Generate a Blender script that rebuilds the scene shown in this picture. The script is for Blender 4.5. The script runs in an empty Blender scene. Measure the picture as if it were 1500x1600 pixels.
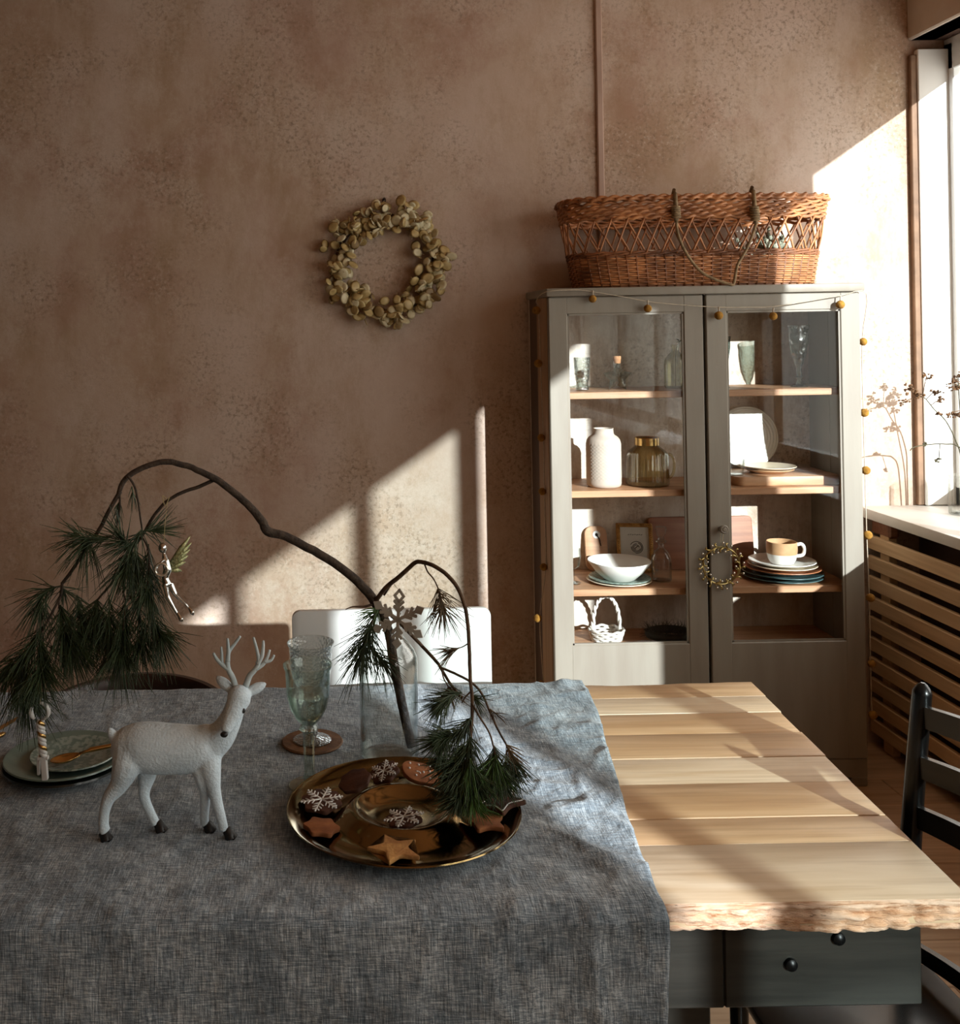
import bpy, bmesh, math, random
from mathutils import Vector, Matrix, noise
from mathutils.bvhtree import BVHTree

R = random.Random(7)
rad = math.radians
scene = bpy.context.scene
C = scene.collection

# ------------------------------------------------------------------ camera
F, PX, PY, EYE, ROLL = 1578.0, 505.0, 520.0, 1.64, rad(1.05)
cs, sn = math.cos(ROLL), math.sin(ROLL)
cam_d = bpy.data.cameras.new('camera')
cam_d.sensor_fit = 'HORIZONTAL'
cam_d.sensor_width = 36.0
cam_d.lens = 36.0 * F / 1500.0
cam_d.shift_x = (750 - PX) / 1500.0
cam_d.shift_y = -(800 - PY) / 1500.0
cam_d.clip_start = 0.05
cam = bpy.data.objects.new('camera', cam_d)
C.objects.link(cam)
cam.matrix_world = Matrix.Translation((0, 0, EYE)) @ Matrix.Rotation(rad(90), 4, 'X') @ Matrix.Rotation(-ROLL, 4, 'Z')
scene.camera = cam

# ------------------------------------------------------------------ light
SUN_DIR = Vector((-1.0, 2.2, -0.69)).normalized()
sun_d = bpy.data.lights.new('sun', 'SUN')
sun_d.energy = 12.8
sun_d.color = (0.92, 0.955, 1.0)
sun_d.angle = rad(0.6)
sun = bpy.data.objects.new('sun', sun_d)
C.objects.link(sun)
sun.rotation_euler = (-SUN_DIR).to_track_quat('Z', 'Y').to_euler()
sun.location = (6, -9, 6)
world = bpy.data.worlds.new('world')
scene.world = world
world.use_nodes = True
world.node_tree.nodes['Background'].inputs[0].default_value = (1.0, 0.96, 0.91, 1)
world.node_tree.nodes['Background'].inputs[1].default_value = 3.9
scene.view_settings.view_transform = 'Standard'
scene.view_settings.look = 'None'
scene.view_settings.exposure = 0.0
scene.view_settings.gamma = 1.0
scene.view_settings.use_curve_mapping = False
try:
    scene.cycles.use_denoising = True
    scene.cycles.max_bounces = 10
    scene.cycles.diffuse_bounces = 4
    scene.cycles.transparent_max_bounces = 24
    scene.cycles.caustics_reflective = False
    scene.cycles.caustics_refractive = False
    scene.cycles.sample_clamp_indirect = 6.0
except Exception:
    pass
def portal(y0, y1, z0, z1, x):
    d = bpy.data.lights.new('window_portal', 'AREA')
    d.shape = 'RECTANGLE'; d.size = y1 - y0; d.size_y = z1 - z0
    d.cycles.is_portal = True
    o = bpy.data.objects.new('window_portal', d); C.objects.link(o)
    o.matrix_world = Matrix.Translation((x, (y0 + y1) / 2, (z0 + z1) / 2)) @ Matrix(((0, 0, 1, 0), (1, 0, 0, 0), (0, 1, 0, 0), (0, 0, 0, 1)))
portal(1.48, 3.95, 0.925, 2.70, 2.60)
portal(-2.95, 1.06, 0.925, 2.70, 2.60)

# ------------------------------------------------------------------ helpers
def at(u, v, Y):
    a, b = (u - PX) * Y / F, (PY - v) * Y / F
    return Vector((a * cs + b * sn, Y, EYE - a * sn + b * cs))
def onz(u, v, z):
    d = at(u, v, 1.0) - Vector((0, 0, EYE))
    return Vector((0, 0, EYE)) + d * ((z - EYE) / d.z)
def smoothpath(pts, n=6):
    """Catmull-Rom through points"""
    P = [Vector(p) for p in pts]
    if len(P) < 3: return P
    out = []
    for i in range(len(P) - 1):
        p0 = P[max(i - 1, 0)]; p1 = P[i]; p2 = P[i + 1]; p3 = P[min(i + 2, len(P) - 1)]
        for k in range(n):
            t = k / n
            out.append(0.5 * ((2 * p1) + (p2 - p0) * t + (2 * p0 - 5 * p1 + 4 * p2 - p3) * t * t + (3 * p1 - p0 - 3 * p2 + p3) * t ** 3))
    out.append(P[-1])
    return out

class MB:
    def __init__(s): s.v = []; s.f = []
    def add(s, vs, fs, M=None):
        o = len(s.v)
        s.v += [(M @ Vector(p)) if M is not None else Vector(p) for p in vs]
        s.f += [tuple(i + o for i in f) for f in fs]
        return s
    def bm(s, b, M=None):
        b.verts.index_update()
        s.add([v.co.copy() for v in b.verts], [[v.index for v in f.verts] for f in b.faces], M); b.free(); return s
    def box(s, lo, hi, bev=0.0, seg=1, M=None):
        b = bmesh.new(); bmesh.ops.create_cube(b, size=1.0)
        for v in b.verts:
            v.co = Vector([(lo[i] + hi[i]) / 2 + v.co[i] * (hi[i] - lo[i]) for i in range(3)])
        if bev > 0: bmesh.ops.bevel(b, geom=b.edges[:], offset=bev, segments=seg, affect='EDGES', profile=0.6)
        return s.bm(b, M)
    def tube(s, pts, r, seg=8, closed=False, M=None, cap=True):
        P = [Vector(p) for p in pts]; n = len(P)
        rr = r if isinstance(r, (list, tuple)) else [r] * n
        if len(rr) != n:
            m = len(rr) - 1
            rr = [rr[int(i * m / (n - 1))] * (1 - (i * m / (n - 1)) % 1) + rr[min(int(i * m / (n - 1)) + 1, m)] * ((i * m / (n - 1)) % 1) for i in range(n)]
        T = []
        for i in range(n):
            a = P[(i - 1) % n] if (closed or i > 0) else P[i]
            b = P[(i + 1) % n] if (closed or i < n - 1) else P[i]
            t = (b - a); T.append(t.normalized() if t.length > 1e-9 else Vector((0, 0, 1)))
        ref = Vector((0, 0, 1)) if abs(T[0].z) < 0.9 else Vector((1, 0, 0))
        N = (ref - T[0] * ref.dot(T[0])).normalized()
        vs = []; fs = []
        for i in range(n):
            N = N - T[i] * N.dot(T[i])
            N = N.normalized() if N.length > 1e-6 else T[i].orthogonal().normalized()
            B = T[i].cross(N)
            for k in range(seg):
                a = 2 * math.pi * k / seg
                vs.append(P[i] + (N * math.cos(a) + B * math.sin(a)) * rr[i])
        m = n if closed else n - 1
        for i in range(m):
            j = (i + 1) % n
            for k in range(seg):
                k2 = (k + 1) % seg
                fs.append((i * seg + k, i * seg + k2, j * seg + k2, j * seg + k))
        if cap and not closed:
            fs.append(tuple(range(seg - 1, -1, -1))); fs.append(tuple((n - 1) * seg + k for k in range(seg)))
        return s.add(vs, fs, M)
    def lathe(s, prof, seg=32, M=None, sx=1.0, sy=1.0, mod=None):
        vs = []; fs = []; n = len(prof)
        for i, (r, z) in enumerate(prof):
            for k in range(seg):
                a = 2 * math.pi * k / seg
                q = r * (mod(a, r, z) if mod else 1.0)
                vs.append((q * math.cos(a) * sx, q * math.sin(a) * sy, z))
        for i in range(n - 1):
            for k in range(seg):
                k2 = (k + 1) % seg
                fs.append((i * seg + k, i * seg + k2, (i + 1) * seg + k2, (i + 1) * seg + k))
        if prof[0][0] > 1e-5: fs.append(tuple(range(seg - 1, -1, -1)))
        if prof[-1][0] > 1e-5: fs.append(tuple((n - 1) * seg + k for k in range(seg)))
        return s.add(vs, fs, M)
    def prism(s, outline, z0, z1, M=None, bev=0.0):
        n = len(outline)
        if bev > 0:
            b = bmesh.new(); vv = [b.verts.new((x, y, z0)) for x, y in outline]; f = b.faces.new(vv)
            r = bmesh.ops.extrude_face_region(b, geom=[f])
            bmesh.ops.translate(b, verts=[g for g in r['geom'] if isinstance(g, bmesh.types.BMVert)], vec=(0, 0, z1 - z0))
            bmesh.ops.recalc_face_normals(b, faces=b.faces[:])
            ed = [e for e in b.edges if len(e.link_faces) == 2 and any(len(q.verts) > 4 or abs(q.normal.z) > .9 for q in e.link_faces)]
            bmesh.ops.bevel(b, geom=ed, offset=bev, segments=2, affect='EDGES', profile=0.5)
            return s.bm(b, M)
        vs = [(x, y, z0) for x, y in outline] + [(x, y, z1) for x, y in outline]
        fs = [tuple(range(n - 1, -1, -1)), tuple(range(n, 2 * n))] + [(i, (i + 1) % n, n + (i + 1) % n, n + i) for i in range(n)]
        return s.add(vs, fs, M)
    def ball(s, c, r, seg=12, ring=8, M=None):
        rx, ry, rz = (r, r, r) if not isinstance(r, (tuple, list)) else r
        prof = [(math.sin(math.pi * i / ring), -math.cos(math.pi * i / ring)) for i in range(ring + 1)]
        vs = [(0, 0, -1)]; fs = []
        for (q, z) in prof[1:-1]:
            for k in range(seg):
                a = 2 * math.pi * k / seg; vs.append((q * math.cos(a), q * math.sin(a), z))
        vs.append((0, 0, 1)); L = len(vs) - 1
        for k in range(seg):
            k2 = (k + 1) % seg
            fs.append((0, 1 + k2, 1 + k)); fs.append((L, L - seg + k, L - seg + k2))
            for i in range(ring - 2):
                fs.append((1 + i * seg + k, 1 + i * seg + k2, 1 + (i + 1) * seg + k2, 1 + (i + 1) * seg + k))
        S = Matrix.Translation(c) @ Matrix.Diagonal((rx, ry, rz, 1))
        return s.add(vs, fs, (M @ S) if M is not None else S)
    def mesh(s, name, off=None):
        me = bpy.data.meshes.new(name)
        me.from_pydata([tuple(p - off) if off is not None else tuple(p) for p in s.v], [], s.f)
        me.validate(); me.update()
        b = bmesh.new(); b.from_mesh(me); bmesh.ops.recalc_face_normals(b, faces=b.faces[:]); b.to_mesh(me); b.free()
        return me
    def build(s, name, mat, parent=None, smooth=35, origin=None):
        """world-space geometry -> object; origin at the parent's (unrotated) world location or at given origin"""
        off = Vector((0, 0, 0))
        wp = wloc(parent) if parent else Vector((0, 0, 0))
        off = Vector(origin) if origin is not None else wp
        me = s.mesh(name, off)
        if mat: me.materials.append(MAT[mat])
        if smooth:
            for p in me.polygons: p.use_smooth = True
            if smooth < 180: me.set_sharp_from_angle(angle=rad(smooth))
        o = bpy.data.objects.new(name, me); C.objects.link(o)
        o.location = off - wp
        if parent: o.parent = parent
        return o
def wloc(o):
    p = Vector(o.location)
    while o.parent: o = o.parent; p = p + Vector(o.location)
    return p
def inst(me, name, parent, M, kind=None):
    o = bpy.data.objects.new(name, me); C.objects.link(o)
    if parent:
        o.parent = parent; M = Matrix.Translation(-wloc(parent)) @ M
    o.matrix_basis = M
    if kind: o['kind'] = kind
    return o
def smesh(mb, name, mat, smooth=35):
    me = mb.mesh(name); me.materials.append(MAT[mat])
    if smooth:
        for p in me.polygons: p.use_smooth = True
        if smooth < 180: me.set_sharp_from_angle(angle=rad(smooth))
    return me
def tag(o, label=None, cat=None, group=None, kind=None):
    if label: o['label'] = label
    if cat: o['category'] = cat
    if group: o['group'] = group
    if kind: o['kind'] = kind
    return o
def thing(name, label, cat, loc, group=None, kind=None):
    o = bpy.data.objects.new(name, None); C.objects.link(o); o.location = loc; o.empty_display_size = 0.05
    return tag(o, label, cat, group, kind)
def remesh(o, voxel, smooth_it=6):
    m = o.modifiers.new('r', 'REMESH'); m.mode = 'VOXEL'; m.voxel_size = voxel; m.use_smooth_shade = True
    m2 = o.modifiers.new('s', 'SMOOTH'); m2.iterations = smooth_it; m2.factor = 0.5
    dg = bpy.context.evaluated_depsgraph_get(); dg.update()
    me = bpy.data.meshes.new_from_object(o.evaluated_get(dg))
    mats = list(o.data.materials); o.modifiers.clear(); o.data = me
    me.materials.clear()
    for q in mats: me.materials.append(q)
    for p in me.polygons: p.use_smooth = True
    return o

# ------------------------------------------------------------------ materials
MAT = {}
def lin(c):
    return tuple(((x / 255) / 12.92 if x / 255 <= 0.04045 else ((x / 255 + 0.055) / 1.055) ** 2.4) for x in c) + (1,)
def base(name):
    m = bpy.data.materials.new(name); m.use_nodes = True; MAT[name] = m
    return m, m.node_tree.nodes, m.node_tree.links, m.node_tree.nodes['Principled BSDF']
def ramp(N, stops):
    r = N.new('ShaderNodeValToRGB')
    e = r.color_ramp.elements
    while len(e) < len(stops): e.new(0.5)
    for i, (p, c) in enumerate(stops): e[i].position = p; e[i].color = c
    return r
def coords(N, L, stretch, rnd=0.0):
    tc = N.new('ShaderNodeTexCoord'); mp = N.new('ShaderNodeMapping'); mp.inputs['Scale'].default_value = stretch
    L.new(tc.outputs['Object'], mp.inputs['Vector'])
    if rnd:
        oi = N.new('ShaderNodeObjectInfo'); ml = N.new('ShaderNodeMath'); ml.operation = 'MULTIPLY'; ml.inputs[1].default_value = rnd
        L.new(oi.outputs['Random'], ml.inputs[0]); L.new(ml.outputs[0], mp.inputs['Location'])
    return mp.outputs['Vector']
def pm(name, c1, c2=None, scale=8, rough=0.6, metal=0.0, stretch=(1, 1, 1), bump=0.0, bscale=None, lo=0.35, hi=0.65, detail=5, rnd=0.0, extra=None, spec=0.5, coat=0.0, trans=0.0, dist=0.004):
    m, N, L, b = base(name)
    b.inputs['Roughness'].default_value = rough; b.inputs['Metallic'].default_value = metal
    b.inputs['Specular IOR Level'].default_value = spec; b.inputs['Coat Weight'].default_value = coat
    if c2 is None:
        c2 = tuple(min(255, x * 0.9) for x in c1)
    vec = coords(N, L, stretch, rnd)
    n = N.new('ShaderNodeTexNoise'); n.inputs['Scale'].default_value = scale; n.inputs['Detail'].default_value = detail
    L.new(vec, n.inputs['Vector'])
    r = ramp(N, [(lo, lin(c1)), (hi, lin(c2))]); L.new(n.outputs['Fac'], r.inputs['Fac'])
    L.new(r.outputs['Color'], b.inputs['Base Color'])
    if bump:
        n2 = N.new('ShaderNodeTexNoise'); n2.inputs['Scale'].default_value = bscale or scale * 4; n2.inputs['Detail'].default_value = 4
        L.new(vec, n2.inputs['Vector'])
        bp = N.new('ShaderNodeBump'); bp.inputs['Strength'].default_value = bump; bp.inputs['Distance'].default_value = dist
        L.new(n2.outputs['Fac'], bp.inputs['Height']); L.new(bp.outputs['Normal'], b.inputs['Normal'])
    return m
def mixc(N, L, fac, a, b, mode='MIX'):
    x = N.new('ShaderNodeMix'); x.data_type = 'RGBA'; x.blend_type = mode
    for sock, val in ((x.inputs[0], fac), (x.inputs[6], a), (x.inputs[7], b)):
        if hasattr(val, 'links'): L.new(val, sock)
        else: sock.default_value = val
    return x.outputs[2]
def noise_n(N, L, vec, scale, detail=5, rough=0.55):
    n = N.new('ShaderNodeTexNoise'); n.inputs['Scale'].default_value = scale; n.inputs['Detail'].default_value = detail; n.inputs['Roughness'].default_value = rough
    L.new(vec, n.inputs['Vector']); return n.outputs['Fac']
def rampf(N, L, fac, lo, hi, a=0.0, b=1.0):
    r = N.new('ShaderNodeMapRange'); L.new(fac, r.inputs[0])
    r.inputs[1].default_value = lo; r.inputs[2].default_value = hi; r.inputs[3].default_value = a; r.inputs[4].default_value = b
    return r.outputs[0]

def plaster(name, ca, cb, cc, cd, sc=1.0, red=None):
    """limewashed plaster: clouds of several pigments, vertical wash marks, fine pitted speckle"""
    m, N, L, b = base(name); b.inputs['Roughness'].default_value = 0.85; b.inputs['Specular IOR Level'].default_value = 0.2
    v = coords(N, L, (1, 1, 0.75))
    big = rampf(N, L, noise_n(N, L, v, 1.3 * sc, 8, 0.62), 0.38, 0.62)
    col = mixc(N, L, big, lin(ca), lin(cb))
    v2 = coords(N, L, (1.4, 1.4, 0.6 if sc == 1 else 0.3))
    st = rampf(N, L, noise_n(N, L, v2, 2.6 * sc, 12, 0.74), 0.48, 0.68, 0, 0.75)
    col = mixc(N, L, st, col, lin(cc))
    if red:
        v5 = coords(N, L, (1.1, 1.1, 0.9)); v5m = N.new('ShaderNodeMapping'); v5m.inputs['Location'].default_value = (5.3, 2.1, 7.7); L.new(v5, v5m.inputs['Vector'])
        rr = rampf(N, L, noise_n(N, L, v5m.outputs[0], 1.7 * sc, 9, 0.66), 0.49, 0.68, 0, 0.65)
        col = mixc(N, L, rr, col, lin(red))
    v4 = coords(N, L, (1, 1, 0.8))
    wash = rampf(N, L, noise_n(N, L, v4, 2.2 * sc, 15, 0.84), 0.50, 0.66, 0, 0.75)
    col = mixc(N, L, wash, col, lin(cd))
    v3 = coords(N, L, (1, 1, 1))
    spm = rampf(N, L, noise_n(N, L, v3, 2.3, 5, 0.6), 0.44, 0.60)
    for (scale, lo, hi, amt, tint) in ((60, 0.50, 0.62, 0.55, tuple(x * 0.70 for x in cc)), (85, 0.54, 0.66, 0.45, tuple(min(255, x * 1.05) for x in cd))):
        sp = rampf(N, L, noise_n(N, L, v3, scale, 5, 0.7), lo, hi, 0, amt)
        ml = N.new('ShaderNodeMath'); ml.operation = 'MULTIPLY'; L.new(sp, ml.inputs[0]); L.new(spm, ml.inputs[1])
        col = mixc(N, L, ml.outputs[0], col, lin(tint))
    L.new(col, b.inputs['Base Color'])
    bp = N.new('ShaderNodeBump'); bp.inputs['Strength'].default_value = 0.35; bp.inputs['Distance'].default_value = 0.004
    L.new(noise_n(N, L, v3, 26, 8, 0.65), bp.inputs['Height']); L.new(bp.outputs['Normal'], b.inputs['Normal'])
plaster('plaster', (202, 182, 168), (184, 158, 136), (164, 136, 106), (210, 194, 180), 1.0, (162, 122, 102))
plaster('cabinet_back', (224, 214, 202), (200, 184, 166), (156, 126, 98), (232, 226, 218), 3.0)

def wood(name, c1, c2, c3, axis=0, ring=14, rough=0.55, bump=0.25, rnd=7.0, coat=0.0):
    m, N, L, b = base(name); b.inputs['Roughness'].default_value = rough; b.inputs['Coat Weight'].default_value = coat
    st = [7, 7, 7]; st[axis] = 0.7
    v = coords(N, L, tuple(st), rnd)
    wv = N.new('ShaderNodeTexNoise'); wv.inputs['Scale'].default_value = 2.2; wv.inputs['Detail'].default_value = 7; wv.inputs['Distortion'].default_value = 1.2
    L.new(v, wv.inputs['Vector'])
    col = mixc(N, L, rampf(N, L, wv.outputs['Fac'], 0.35, 0.65), lin(c1), lin(c2))
    st2 = [ring * 6] * 3; st2[axis] = 2.5
    v2 = coords(N, L, tuple(st2), rnd)
    gr = noise_n(N, L, v2, 1.0, 4, 0.6)
    col = mixc(N, L, rampf(N, L, gr, 0.45, 0.75, 0, 0.55), col, lin(c3))
    oi = N.new('ShaderNodeObjectInfo'); hs = N.new('ShaderNodeHueSaturation')
    L.new(rampf(N, L, oi.outputs['Random'], 0, 1, 0.86, 1.12), hs.inputs['Value']); L.new(col, hs.inputs['Color'])
    L.new(hs.outputs['Color'], b.inputs['Base Color'])
    bp = N.new('ShaderNodeBump'); bp.inputs['Strength'].default_value = bump; bp.inputs['Distance'].default_value = 0.002
    L.new(gr, bp.inputs['Height']); L.new(bp.outputs['Normal'], b.inputs['Normal'])
wood('table_wood', (208, 174, 136), (188, 150, 110), (150, 114, 80), 0, 12, 0.42, 0.2)
wood('table_wood_pale', (226, 204, 176), (206, 178, 144), (170, 138, 104), 0, 12, 0.42, 0.2)
def live_mat():
    m, N, L, b = base('live_edge'); b.inputs['Roughness'].default_value = 0.85; b.inputs['Specular IOR Level'].default_value = 0.2
    v = coords(N, L, (1, 6, 6))
    col = mixc(N, L, rampf(N, L, noise_n(N, L, v, 9, 8, 0.65), 0.35, 0.65), lin((236, 208, 184)), lin((204, 158, 122)))
    v2 = coords(N, L, (8, 60, 60))
    col = mixc(N, L, rampf(N, L, noise_n(N, L, v2, 2.2, 6, 0.7), 0.52, 0.66, 0, 0.8), col, lin((150, 98, 62)))
    v3 = coords(N, L, (20, 60, 60))
    col = mixc(N, L, rampf(N, L, noise_n(N, L, v3, 1.7, 8, 0.75), 0.60, 0.68, 0, 0.9), col, lin((74, 50, 36)))
    L.new(col, b.inputs['Base Color'])
    bp = N.new('ShaderNodeBump'); bp.inputs['Strength'].default_value = 0.9; bp.inputs['Distance'].default_value = 0.004
    L.new(noise_n(N, L, v3, 3.0, 8, 0.7), bp.inputs['Height']); L.new(bp.outputs['Normal'], b.inputs['Normal'])
live_mat()
wood('shelf_wood', (196, 152, 116), (170, 122, 86), (120, 82, 56), 0, 12, 0.5)
wood('board_wood', (200, 160, 124), (176, 128, 92), (140, 98, 66), 0, 10, 0.5)
wood('red_wood', (160, 108, 78), (136, 86, 60), (104, 62, 42), 0, 10, 0.5)
wood('slat_wood', (230, 200, 160), (214, 180, 138), (182, 144, 104), 1, 10, 0.6)
wood('dark_wood', (62, 40, 30), (46, 28, 20), (30, 18, 12), 0, 10, 0.4, coat=0.2)
wood('floor_wood', (206, 178, 148), (188, 158, 128), (150, 122, 96), 0, 8, 0.6)
wood('side_wood', (176, 142, 108), (158, 124, 92), (130, 98, 70), 2, 10, 0.6)
pm('cabinet_paint', (138, 131, 118), (130, 121, 108), 3, 0.5, stretch=(6, 6, 0.8), bump=0.06, bscale=30)
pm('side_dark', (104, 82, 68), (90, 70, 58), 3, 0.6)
pm('gap_black', (16, 13, 11), (10, 9, 8), 3, 0.8)
pm('white_paint', (226, 222, 216), (206, 196, 184), 3, 0.5, stretch=(1, 1, 0.4), lo=0.4, hi=0.75, bump=0.05)
pm('frame_white', (232, 232, 230), (222, 222, 220), 4, 0.4)
pm('beam_paint', (198, 188, 176), (170, 152, 136), 2.5, 0.6, bump=0.1)
pm('strip_brown', (140, 108, 82), (112, 84, 62), 12, 0.7)
pm('ceiling_paint', (196, 152, 116), (186, 142, 106), 3, 0.9)
pm('room_paint', (104, 80, 68), (90, 68, 58), 2, 0.9)
pm('far_paint', (70, 50, 40), (60, 43, 34), 2, 0.9)
pm('front_paint', (214, 176, 144), (204, 164, 132), 2, 0.9)
pm('conduit', (186, 158, 142), (170, 142, 126), 5, 0.6)
pm('white_chair', (226, 226, 222), (216, 216, 212), 4, 0.35)
pm('chair_steel', (120, 120, 122), (100, 100, 102), 10, 0.3, metal=0.9)
pm('black_lacquer', (14, 14, 14), (10, 10, 10), 8, 0.26, spec=0.35)
pm('steel_dark', (62, 60, 55), (48, 47, 43), 4, 0.42, metal=0.7, stretch=(1, 1, 12), bump=0.05)
pm('bolt', (30, 30, 30), None, 8, 0.35, metal=0.8)
pm('cushion', (222, 214, 200), (206, 196, 180), 6, 0.9, bump=0.2)
pm('wicker', (196, 132, 82), (128, 80, 48), 14, 0.5, rnd=3, bump=0.1)
pm('wicker_dark', (150, 94, 56), (98, 60, 36), 9, 0.55)
pm('rope', (150, 126, 92), (112, 92, 66), 60, 0.9, bump=0.5, bscale=160)
pm('pod_pale', (224, 214, 180), (196, 180, 138), 40, 0.45, rnd=9)
pm('pod_gold', (206, 184, 130), (166, 140, 88), 40, 0.45, rnd=9)
pm('pod_brown', (160, 134, 88), (122, 98, 60), 40, 0.5, rnd=9)
pm('twig_brown', (70, 48, 34), (48, 32, 22), 40, 0.8)
pm('bark', (74, 60, 48), (46, 36, 28), 60, 0.9, bump=0.9, bscale=140)
pm('twig_bark', (104, 80, 58), (66, 48, 34), 60, 0.85, bump=0.4, bscale=160)
pm('needle_dark', (62, 78, 46), (38, 52, 32), 30, 0.5, rnd=5)
pm('needle_green', (92, 128, 62), (58, 88, 44), 30, 0.45, rnd=5)
pm('needle_tan', (120, 98, 66), (84, 66, 44), 30, 0.6, rnd=5)
pm('deer_white', (220, 236, 246), (198, 214, 224), 24, 0.9, bump=0.5, bscale=220, spec=0.2)
pm('antler_blue', (196, 208, 210), (170, 186, 190), 20, 0.7)
pm('hoof_black', (24, 24, 26), (16, 16, 18), 20, 0.4)
pm('brass', (146, 126, 88), (128, 106, 70), 6, 0.12, metal=1.0)
pm('gold_metal', (212, 174, 112), (190, 148, 88), 10, 0.25, metal=1.0)
pm('wreath_gold', (196, 178, 122), (150, 126, 72), 40, 0.3, metal=0.85)
pm('bead_silver', (230, 226, 214), (210, 204, 190), 30, 0.2, metal=0.8)
pm('silver', (214, 214, 210), (190, 190, 188), 30, 0.16, metal=1.0)
pm('glitter_wing', (190, 188, 140), (140, 146, 100), 160, 0.35, metal=0.6, bump=0.6, bscale=300)
pm('felt_mustard', (168, 122, 44), (128, 88, 26), 60, 0.95, bump=0.5, bscale=180)
pm('cord', (196, 184, 164), (176, 162, 142), 80, 0.8)
pm('thread', (190, 170, 120), None, 20, 0.6)
pm('gingerbread', (158, 98, 54), (124, 72, 38), 30, 0.85, bump=0.3, bscale=90)
pm('gingerbread_dark', (92, 54, 34), (70, 40, 26), 30, 0.85, bump=0.3, bscale=90)
pm('gingerbread_gold', (196, 146, 84), (160, 108, 58), 50, 0.85, bump=0.6, bscale=120)
pm('icing', (240, 238, 234), None, 20, 0.5)
pm('coaster_brown', (128, 92, 58), (92, 62, 38), 40, 0.7, bump=0.3)
pm('teal_glaze', (120, 140, 130), (104, 124, 116), 20, 0.22)
pm('dark_glaze', (40, 44, 40), (30, 34, 32), 20, 0.2)
pm('speckle_plate', (150, 164, 154), (110, 128, 120), 90, 0.25, lo=0.45, hi=0.55)
pm('ceramic_white', (230, 228, 222), (222, 218, 210), 10, 0.3)
pm('ceramic_matte', (198, 184, 170), (190, 174, 160), 12, 0.75, bump=0.1)
pm('ceramic_tan', (202, 162, 122), (186, 142, 102), 20, 0.35)
pm('ceramic_cream', (224, 212, 190), (210, 194, 166), 14, 0.3)
pm('terracotta', (178, 116, 78), (160, 100, 66), 20, 0.4)
pm('teal_dark', (84, 108, 108), (64, 88, 90), 14, 0.25)
pm('gold_frame', (190, 144, 76), (140, 98, 46), 60, 0.4, metal=0.5, bump=0.5)
pm('paper', (206, 204, 196), (196, 194, 186), 10, 0.8)
pm('ink', (90, 86, 82), None, 10, 0.8)
pm('cork', (190, 140, 100), (160, 112, 76), 60, 0.9)
pm('snowflake_wood', (196, 190, 178), (176, 170, 158), 30, 0.8)
pm('garland_green', (34, 40, 28), (22, 26, 20), 40, 0.7)
pm('dried_brown', (104, 70, 36), (72, 48, 26), 60, 0.8)
pm('dried_green', (84, 78, 54), (60, 56, 40), 60, 0.8)
pm('dried_pale', (150, 150, 130), (120, 122, 104), 60, 0.8)
pm('white_basket', (236, 232, 224), (216, 208, 196), 30, 0.7, bump=0.4, bscale=90)
pm('porcelain', (228, 228, 226), (214, 214, 212), 20, 0.25)

def linen(name):
    m, N, L, b = base(name); b.inputs['Roughness'].default_value = 0.95; b.inputs['Specular IOR Level'].default_value = 0.15
    b.inputs['Sheen Weight'].default_value = 0.25
    va = coords(N, L, (620, 34, 34)); vb = coords(N, L, (34, 620, 620))
    wa = noise_n(N, L, va, 1.0, 3, 0.6); wb = noise_n(N, L, vb, 1.0, 3, 0.6)
    ad = N.new('ShaderNodeMath'); ad.operation = 'ADD'; L.new(wa, ad.inputs[0]); L.new(wb, ad.inputs[1])
    v3 = coords(N, L, (1, 1, 1)); big = noise_n(N, L, v3, 9, 5, 0.65)
    ad2 = N.new('ShaderNodeMath'); ad2.operation = 'MULTIPLY_ADD'; L.new(big, ad2.inputs[0]); ad2.inputs[1].default_value = 0.7; L.new(ad.outputs[0], ad2.inputs[2])
    f = rampf(N, L, ad2.outputs[0], 1.05, 1.65)
    r = ramp(N, [(0.0, lin((72, 84, 94))), (0.5, lin((124, 136, 146))), (1.0, lin((194, 204, 211)))]); L.new(f, r.inputs['Fac'])
    L.new(r.outputs['Color'], b.inputs['Base Color'])
    bp = N.new('ShaderNodeBump'); bp.inputs['Strength'].default_value = 0.5; bp.inputs['Distance'].default_value = 0.0012
    L.new(ad.outputs[0], bp.inputs['Height'])
    bp2 = N.new('ShaderNodeBump'); bp2.inputs['Strength'].default_value = 0.8; bp2.inputs['Distance'].default_value = 0.014
    L.new(noise_n(N, L, v3, 20, 7, 0.6), bp2.inputs['Height']); L.new(bp.outputs['Normal'], bp2.inputs['Normal'])
    L.new(bp2.outputs['Normal'], b.inputs['Normal'])
linen('linen')

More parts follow.
